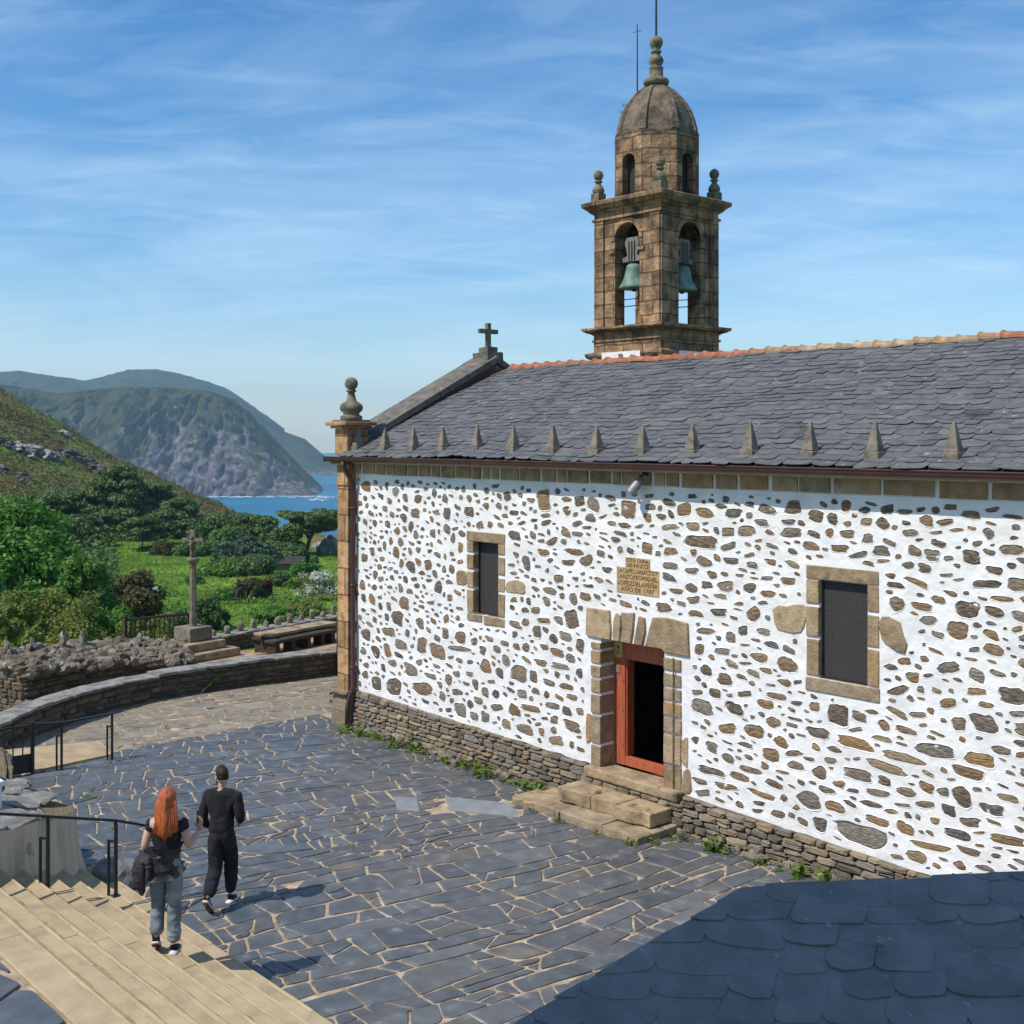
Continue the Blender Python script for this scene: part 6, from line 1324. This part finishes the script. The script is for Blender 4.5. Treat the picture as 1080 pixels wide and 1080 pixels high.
# ---- woman on the steps
WB = (8.82,-8.26,.45); WF = (-.80,.60)
Jw = {'pelvis':(0,0,.95),'waist':(.005,.0,1.08),'chest':(.01,.01,1.25),'uchest':(.012,.005,1.39),'neck':(.01,.01,1.475),'jaw':(.012,.035,1.565),'skull':(.012,.022,1.65),'crown':(.012,.01,1.70),
 'shL':(-.155,0,1.395),'elL':(-.225,-.03,1.14),'wrL':(-.215,.16,1.00),'shR':(.175,0,1.395),'elR':(.245,-.02,1.13),'wrR':(.315,.19,1.235),
 'hipL':(-.085,0,.90),'knL':(-.095,.06,.52),'anL':(-.10,-.02,.165),'hipR':(.09,0,.90),'knR':(.085,.01,.49),'anR':(.085,-.02,.09)}
cw = dict(face=(-.1,1,-.05), curl={'L':1.1,'R':.45}, fdir={'R':(.12,.15,1),'L':(.1,1,-.15)}, pn={'R':(-.55,-.75,0),'L':(.3,-.1,-1)}, leg=1.04, hipw=1.02, flare=1.10, trousers=JEANS, hem=1.28, lowr=lambda k:(.122*k,.096*k), collar=.45, colr=.085, sleeve=.42, topname='crop_top', top=BLACKC,
 bulk=.93, foot={'L':((-.10,-.06,.115),(-.11,.09,.03)),'R':((.088,-.055,.0),(.105,.115,.0))})
ew, jw, pw_ = person('person', 'person with long copper hair, black crop top and grey jeans walking down the sandstone steps', WB, WF, 1.0, Jw, cw)
# hair: a fall of locks from crown to mid back
r8 = random.Random(5); locks = []
locks.append(egg((.012,.008,1.655), (.096,.112,.118), (-.1,1), .05, seed=4))
cap = {'m':((.012,-.035,1.62),(.092,.070)),'n':((.012,-.07,1.50),(.092,.052)),'l':((.012,-.105,1.40),(.092,.038)),'e':((.012,-.118,1.32),(.075,.028)),'q':((.014,-.118,1.255),(.045,.018))}
locks.append(skin_mesh('cap', cap, chain('m','n','l','e','q'), 'n', 2))
for i in range(46):
    a = (i/45-.5)*2; x0 = .092*a; y0 = -.045-.055*(1-abs(a)); e_ = 1.25+.08*abs(a)+r8.uniform(-.03,.04)
    pts = [(x0*.28+.012, .055-.02*abs(a), 1.765-.012*abs(a)), (x0*.75+.012, y0+.035, 1.742-.055*abs(a)), (x0*1.04+.012, y0-.002, 1.65-.02*abs(a)), (x0*1.10+.012, y0-.022, 1.57), (x0*1.16+r8.uniform(-.012,.012)+.012, y0-.045, 1.46), (x0*1.13+r8.uniform(-.02,.02)+.012, y0-.072-.02*(1-abs(a)), 1.33), (x0*.85+r8.uniform(-.025,.025)+.012, y0-.07, e_)]
    m = MB(); m.tube(pts, [.006,.013,.016,.017,.017,.014,.003], 6); me = bpy.data.meshes.new('lock'); me.from_pydata([tuple(p) for p in m.v], [], m.f); locks.append(me)
place(locks, 'hair', HAIRR, ew, WF, WB)
# jacket tied round the hips
tie = {'a':((-.01,0,1.045),(.140,.112)),'b':((.0,-.01,.985),(.156,.128)),'c':((.01,-.012,.915),(.158,.128)),'d':((.03,-.03,.845),(.135,.108)),'e':((.075,-.05,.79),(.075,.06))}
place([skin_mesh('tie', tie, chain('a','b','c','d','e'), 'b', 3)], 'tied_shirt', BLACKS, ew, WF, WB, .014)
jk = thing('jacket', (WB[0]-.1,WB[1]-.15,WB[2]+.9), 'dark plum jacket carried over the left forearm of the copper-haired person', 'jacket')
ja = {'a':((-.21,.10,1.07),(.075,.06)),'b':((-.235,-.02,1.09),(.075,.055)),'c':((-.265,-.085,.98),(.082,.045)),'d':((-.275,-.10,.86),(.075,.04)),'e':((-.25,-.08,.74),(.05,.03)),'f':((-.235,-.06,.63),(.022,.018)),'g':((-.165,-.10,1.05),(.05,.035)),'h':((-.14,-.13,.92),(.042,.03)),'i':((-.135,-.13,.80),(.02,.016)),'l':((-.285,.12,.93),(.05,.04)),'m':((-.28,.1,.74),(.03,.03))}
place([skin_mesh('jk', ja, chain('a','b','c','d','e','f')+[('b','g')]+chain('g','h','i')+chain('a','l','m'), 'b', 3)], 'cloth', JACKET, jk, WF, WB, .014)
m = MB(); Mx = None
ph = thing('phone', (WB[0],WB[1],WB[2]+1.35), 'dark phone held up in the right hand of the copper-haired person', 'phone')
m.box((.285,.205,1.30),(.355,.214,1.45)); me = bpy.data.meshes.new('phone'); me.from_pydata(m.v, [], m.f); o = place([me], 'phone_body', PHONE, ph, WF, WB); bevel(o, .004)
for f_ in o.data.polygons: f_.use_smooth = False
# ---- man on the plaza
MBs = (7.10,-6.68,0.0); MF = (-.62,.78)
Jm = {'pelvis':(0,0,.96),'waist':(0,.01,1.10),'chest':(0,.03,1.29),'uchest':(0,.02,1.43),'neck':(-.005,.03,1.51),'jaw':(-.02,.06,1.595),'skull':(-.018,.042,1.672),'crown':(-.012,.03,1.722),
 'shL':(-.185,.02,1.43),'elL':(-.255,-.02,1.15),'wrL':(-.225,.10,.965),'shR':(.185,.02,1.43),'elR':(.265,-.03,1.16),'wrR':(.185,.16,1.06),
 'hipL':(-.085,0,.91),'knL':(-.07,-.03,.50),'anL':(-.06,-.30,.215),'hipR':(.085,0,.91),'knR':(.06,.16,.51),'anR':(.03,.20,.10)}
cm = dict(face=(-.62,.78,-.08), curl={'L':.9,'R':.9}, leg=1.10, hipw=1.0, flare=.88, trousers=TROUS, hem=-.6, ul=.02, lowr=lambda k:(.152*k,.120*k), collar=1.3, colr=.072, sleeve=1, topname='sweater', top=BLACKC, bulk=1.04,
 foot={'L':((-.06,-.345,.175),(-.055,-.20,.02)),'R':((.03,.165,.0),(.04,.34,.0))})
em, jm, pm_ = person('person', 'person in black sweater and black trousers with short dark hair walking across the slate plaza', MBs, MF, 1.0, Jm, cm)
fc = Vector((-.62,.78,0)).normalized(); er = Vector((fc.y,-fc.x,0)); c0 = Vector((-.016,.042,1.672))
place([egg(c0-fc*.010+Vector((0,0,.034)), (.079,.098,.086), fc, .05, seed=2), egg(c0-fc*.034+Vector((0,0,-.006)), (.0765,.070,.070), fc, .02, seed=3), egg(c0+fc*.035+Vector((0,0,.078)), (.058,.062,.040), fc, .06, seed=5)], 'hair', HAIRD, em, MF, MBs)
jb = Vector(Jm['jaw']); bd = {'a':(tuple(jb+er*.052+fc*.01+Vector((0,0,.005))),.020),'b':(tuple(jb+er*.040+fc*.055+Vector((0,0,-.035))),.022),'c':(tuple(jb+fc*.080+Vector((0,0,-.04))),.024),'d':(tuple(jb-er*.040+fc*.055+Vector((0,0,-.035))),.022),'e':(tuple(jb-er*.052+fc*.01+Vector((0,0,.005))),.020)}
place([skin_mesh('bd', bd, chain('a','b','c','d','e'), 'c', 2)], 'beard', HAIRD, em, MF, MBs)
sg = thing('sunglasses', (MBs[0],MBs[1],1.66), 'dark sunglasses worn by the person in the black sweater', 'sunglasses')
m = MB(); g = jb.lerp(c0,.62)
for s in (-1,1):
    q = g+fc*.103+er*s*.034; m.bar(q-er*.026, q+er*.026, .008, .036); m.bar(g+fc*.103+er*s*.062+Vector((0,0,.012)), g-fc*.005+er*s*.088+Vector((0,0,.012)), .006)
m.bar(g+fc*.103-er*.01, g+fc*.103+er*.01, .006); me = bpy.data.meshes.new('g'); me.from_pydata([tuple(v) for v in m.v], [], m.f); place([me], 'frame', PHONE, sg, MF, MBs)
m = MB(); st_ = [Vector((.10,.02,1.535)), Vector((.03,-.105,1.42)), Vector((-.10,-.12,1.24)), Vector((-.175,-.045,1.10))]
# ---- grazing horse
hb = at(256,92); hz_ = thing('horse', hb, 'small dark horse grazing on the meadow beyond the terrace wall', 'horse')
HN = {'rump':((0,-.55,1.18),(.27,.30)),'belly':((0,-.05,1.10),(.28,.31)),'chest':((0,.45,1.16),(.24,.32)),'neck1':((0,.82,1.06),(.12,.20)),'neck2':((0,1.12,.72),(.10,.15)),'poll':((0,1.28,.46),(.09,.12)),'nose':((0,1.36,.10),(.06,.07)),
 'tail0':((0,-.84,1.18),.06),'tail1':((0,-.95,.85),.07),'tail2':((0,-.95,.45),.03)}
he = chain('rump','belly','chest','neck1','neck2','poll','nose')+[('rump','tail0'),('tail0','tail1'),('tail1','tail2')]
for s in (-1,1):
    t = 'L' if s < 0 else 'R'; dy = .10*s
    HN.update({'th'+t:((s*.16,-.62,.98),(.14,.18)),'st'+t:((s*.17,-.50+dy,.72),.09),'hk'+t:((s*.17,-.76+dy,.50),.055),'hf'+t:((s*.17,-.70+dy,.10),.045),'hh'+t:((s*.17,-.66+dy,.02),.06),
      'sh'+t:((s*.15,.46,.92),.12),'kn'+t:((s*.16,.50-dy,.50),.06),'pf'+t:((s*.16,.48-dy,.12),.042),'ph'+t:((s*.16,.52-dy,.02),.058),'ear'+t:((s*.06,1.30,.60),.03)})
    he += [('rump','th'+t)]+chain('th'+t,'st'+t,'hk'+t,'hf'+t,'hh'+t)+[('chest','sh'+t)]+chain('sh'+t,'kn'+t,'pf'+t,'ph'+t)+[('poll','ear'+t)]
HORSE = M('dark horse coat', [(.018,.010,.007),(.035,.02,.013)], 3, .6, 0)
place([skin_mesh('hs', HN, he, 'belly', 2)], 'body', HORSE, hz_, (.62,-.78), tuple(hb))

# ================================================================ AIR, SKY, SUN, CAMERA
haze = bpy.data.materials.new('sea haze'); haze.use_nodes = True; N = haze.node_tree.nodes; N.remove(N['Principled BSDF'])
pv = N.new('ShaderNodeVolumePrincipled'); pv.inputs['Color'].default_value = (.50,.76,1.0,1); pv.inputs['Density'].default_value = HAZE_D; pv.inputs['Anisotropy'].default_value = 0.0
haze.node_tree.links.new(pv.outputs[0], N['Material Output'].inputs['Volume'])
m = MB(); c = uv(0, 1500); S = 4000; m.box((c.x-S,c.y-S,-86),(c.x+S,c.y+S,240)); o = m.build('haze', haze, None); o['kind'] = 'stuff'; tag(o, 'thin bluish sea haze filling the air towards the cliffs', 'haze')

SUN_DX, SUN_DY = .16, .74                      # shadow offset on the ground per metre of height
sd = Vector((SUN_DX, SUN_DY, -1)).normalized()
sun = bpy.data.lights.new('sun', 'SUN'); sun.energy = SUN_E; sun.angle = R(.53); sun.color = (1.0,.94,.85)
so_ = bpy.data.objects.new('sun', sun); COL.objects.link(so_); so_.rotation_euler = sd.to_track_quat('-Z','Y').to_euler(); so_.location = (0,-60,90)
elev = math.asin(-sd.z); 
w = bpy.data.worlds.new('World'); scene.world = w; w.use_nodes = True; nt = w.node_tree; N, L = nt.nodes, nt.links
sky = N.new('ShaderNodeTexSky'); sky.sky_type = 'NISHITA'; sky.sun_disc = False; sky.sun_elevation = elev; sky.sun_rotation = math.atan2(-sd.x, -sd.y)
sky.altitude = 100; sky.air_density = 1.0; sky.dust_density = .35; sky.ozone_density = 3.0
tc = N.new('ShaderNodeTexCoord'); sx = N.new('ShaderNodeSeparateXYZ'); L.new(tc.outputs['Generated'], sx.inputs[0])
mx_ = N.new('ShaderNodeMath'); mx_.operation = 'MAXIMUM'; mx_.inputs[1].default_value = 0.0; L.new(sx.outputs['Z'], mx_.inputs[0])
ad = N.new('ShaderNodeMath'); ad.operation = 'ADD'; ad.inputs[1].default_value = .16; L.new(mx_.outputs[0], ad.inputs[0])
dv = N.new('ShaderNodeVectorMath'); dv.operation = 'DIVIDE'; L.new(tc.outputs['Generated'], dv.inputs[0])
cb = N.new('ShaderNodeCombineXYZ'); L.new(ad.outputs[0], cb.inputs[0]); L.new(ad.outputs[0], cb.inputs[1]); cb.inputs[2].default_value = 1e4; L.new(cb.outputs[0], dv.inputs[1])
def cirrus(rot, scl, sc, lo, hi, dist, off):
    m0 = N.new('ShaderNodeMapping'); m0.inputs['Rotation'].default_value = (0,0,rot); L.new(dv.outputs[0], m0.inputs[0])
    mp = N.new('ShaderNodeMapping'); mp.inputs['Scale'].default_value = scl; mp.inputs['Location'].default_value = off; L.new(m0.outputs[0], mp.inputs[0])
    n = N.new('ShaderNodeTexNoise'); n.inputs['Scale'].default_value = sc; n.inputs['Detail'].default_value = 10; n.inputs['Roughness'].default_value = .58; n.inputs['Distortion'].default_value = dist; L.new(mp.outputs[0], n.inputs['Vector'])
    r = N.new('ShaderNodeMapRange'); r.inputs[1].default_value = lo; r.inputs[2].default_value = hi; L.new(n.outputs['Fac'], r.inputs[0]); return r.outputs[0]
# cirrus bands run along the picture's horizontal, a little tilted
c1 = cirrus(-math.atan2(RT.y, RT.x)+.42, (.75,1.35,1), .95, .37, .84, 1.3, (3.1,1.7,0))
c2 = cirrus(-math.atan2(RT.y, RT.x)-.10, (1.0,2.6,1), 2.2, .46, .92, 1.6, (7.7,4.2,0))
sm = N.new('ShaderNodeMath'); sm.operation = 'MULTIPLY_ADD'; L.new(c2, sm.inputs[0]); sm.inputs[1].default_value = .55; L.new(c1, sm.inputs[2])
cl = N.new('ShaderNodeMath'); cl.operation = 'MULTIPLY'; cl.use_clamp = True; L.new(sm.outputs[0], cl.inputs[0]); cl.inputs[1].default_value = .48
hs_ = N.new('ShaderNodeHueSaturation'); hs_.inputs['Saturation'].default_value = SKY_SAT; hs_.inputs['Value'].default_value = 1.0; L.new(sky.outputs[0], hs_.inputs['Color'])
mxs = N.new('ShaderNodeMix'); mxs.data_type = 'RGBA'; L.new(cl.outputs[0], mxs.inputs[0]); L.new(hs_.outputs[0], mxs.inputs[6]); mxs.inputs[7].default_value = CLOUD
bg = N['Background']; bg.inputs['Strength'].default_value = SKY_S; L.new(mxs.outputs[2], bg.inputs['Color'])

cam = bpy.data.cameras.new('camera'); co = bpy.data.objects.new('camera', cam); COL.objects.link(co); co.location = CAM
co.rotation_euler = (R(90), 0, math.atan2(-FW.x, FW.y)); cam.sensor_width = 36; cam.lens = 36*1250/1080; cam.shift_y = -80/1080; cam.clip_start = .1; cam.clip_end = 20000
scene.camera = co
scene.view_settings.view_transform = 'Standard'; scene.view_settings.look = 'None'; scene.view_settings.exposure = EXPO; scene.view_settings.gamma = 1.0; scene.view_settings.use_curve_mapping = False
scene.render.resolution_x = scene.render.resolution_y = 1024
scene.cycles.volume_bounces = 0; scene.cycles.max_bounces = 6; scene.cycles.diffuse_bounces = 3; scene.cycles.transmission_bounces = 3; scene.cycles.glossy_bounces = 3
scene.cycles.volume_max_steps = 64
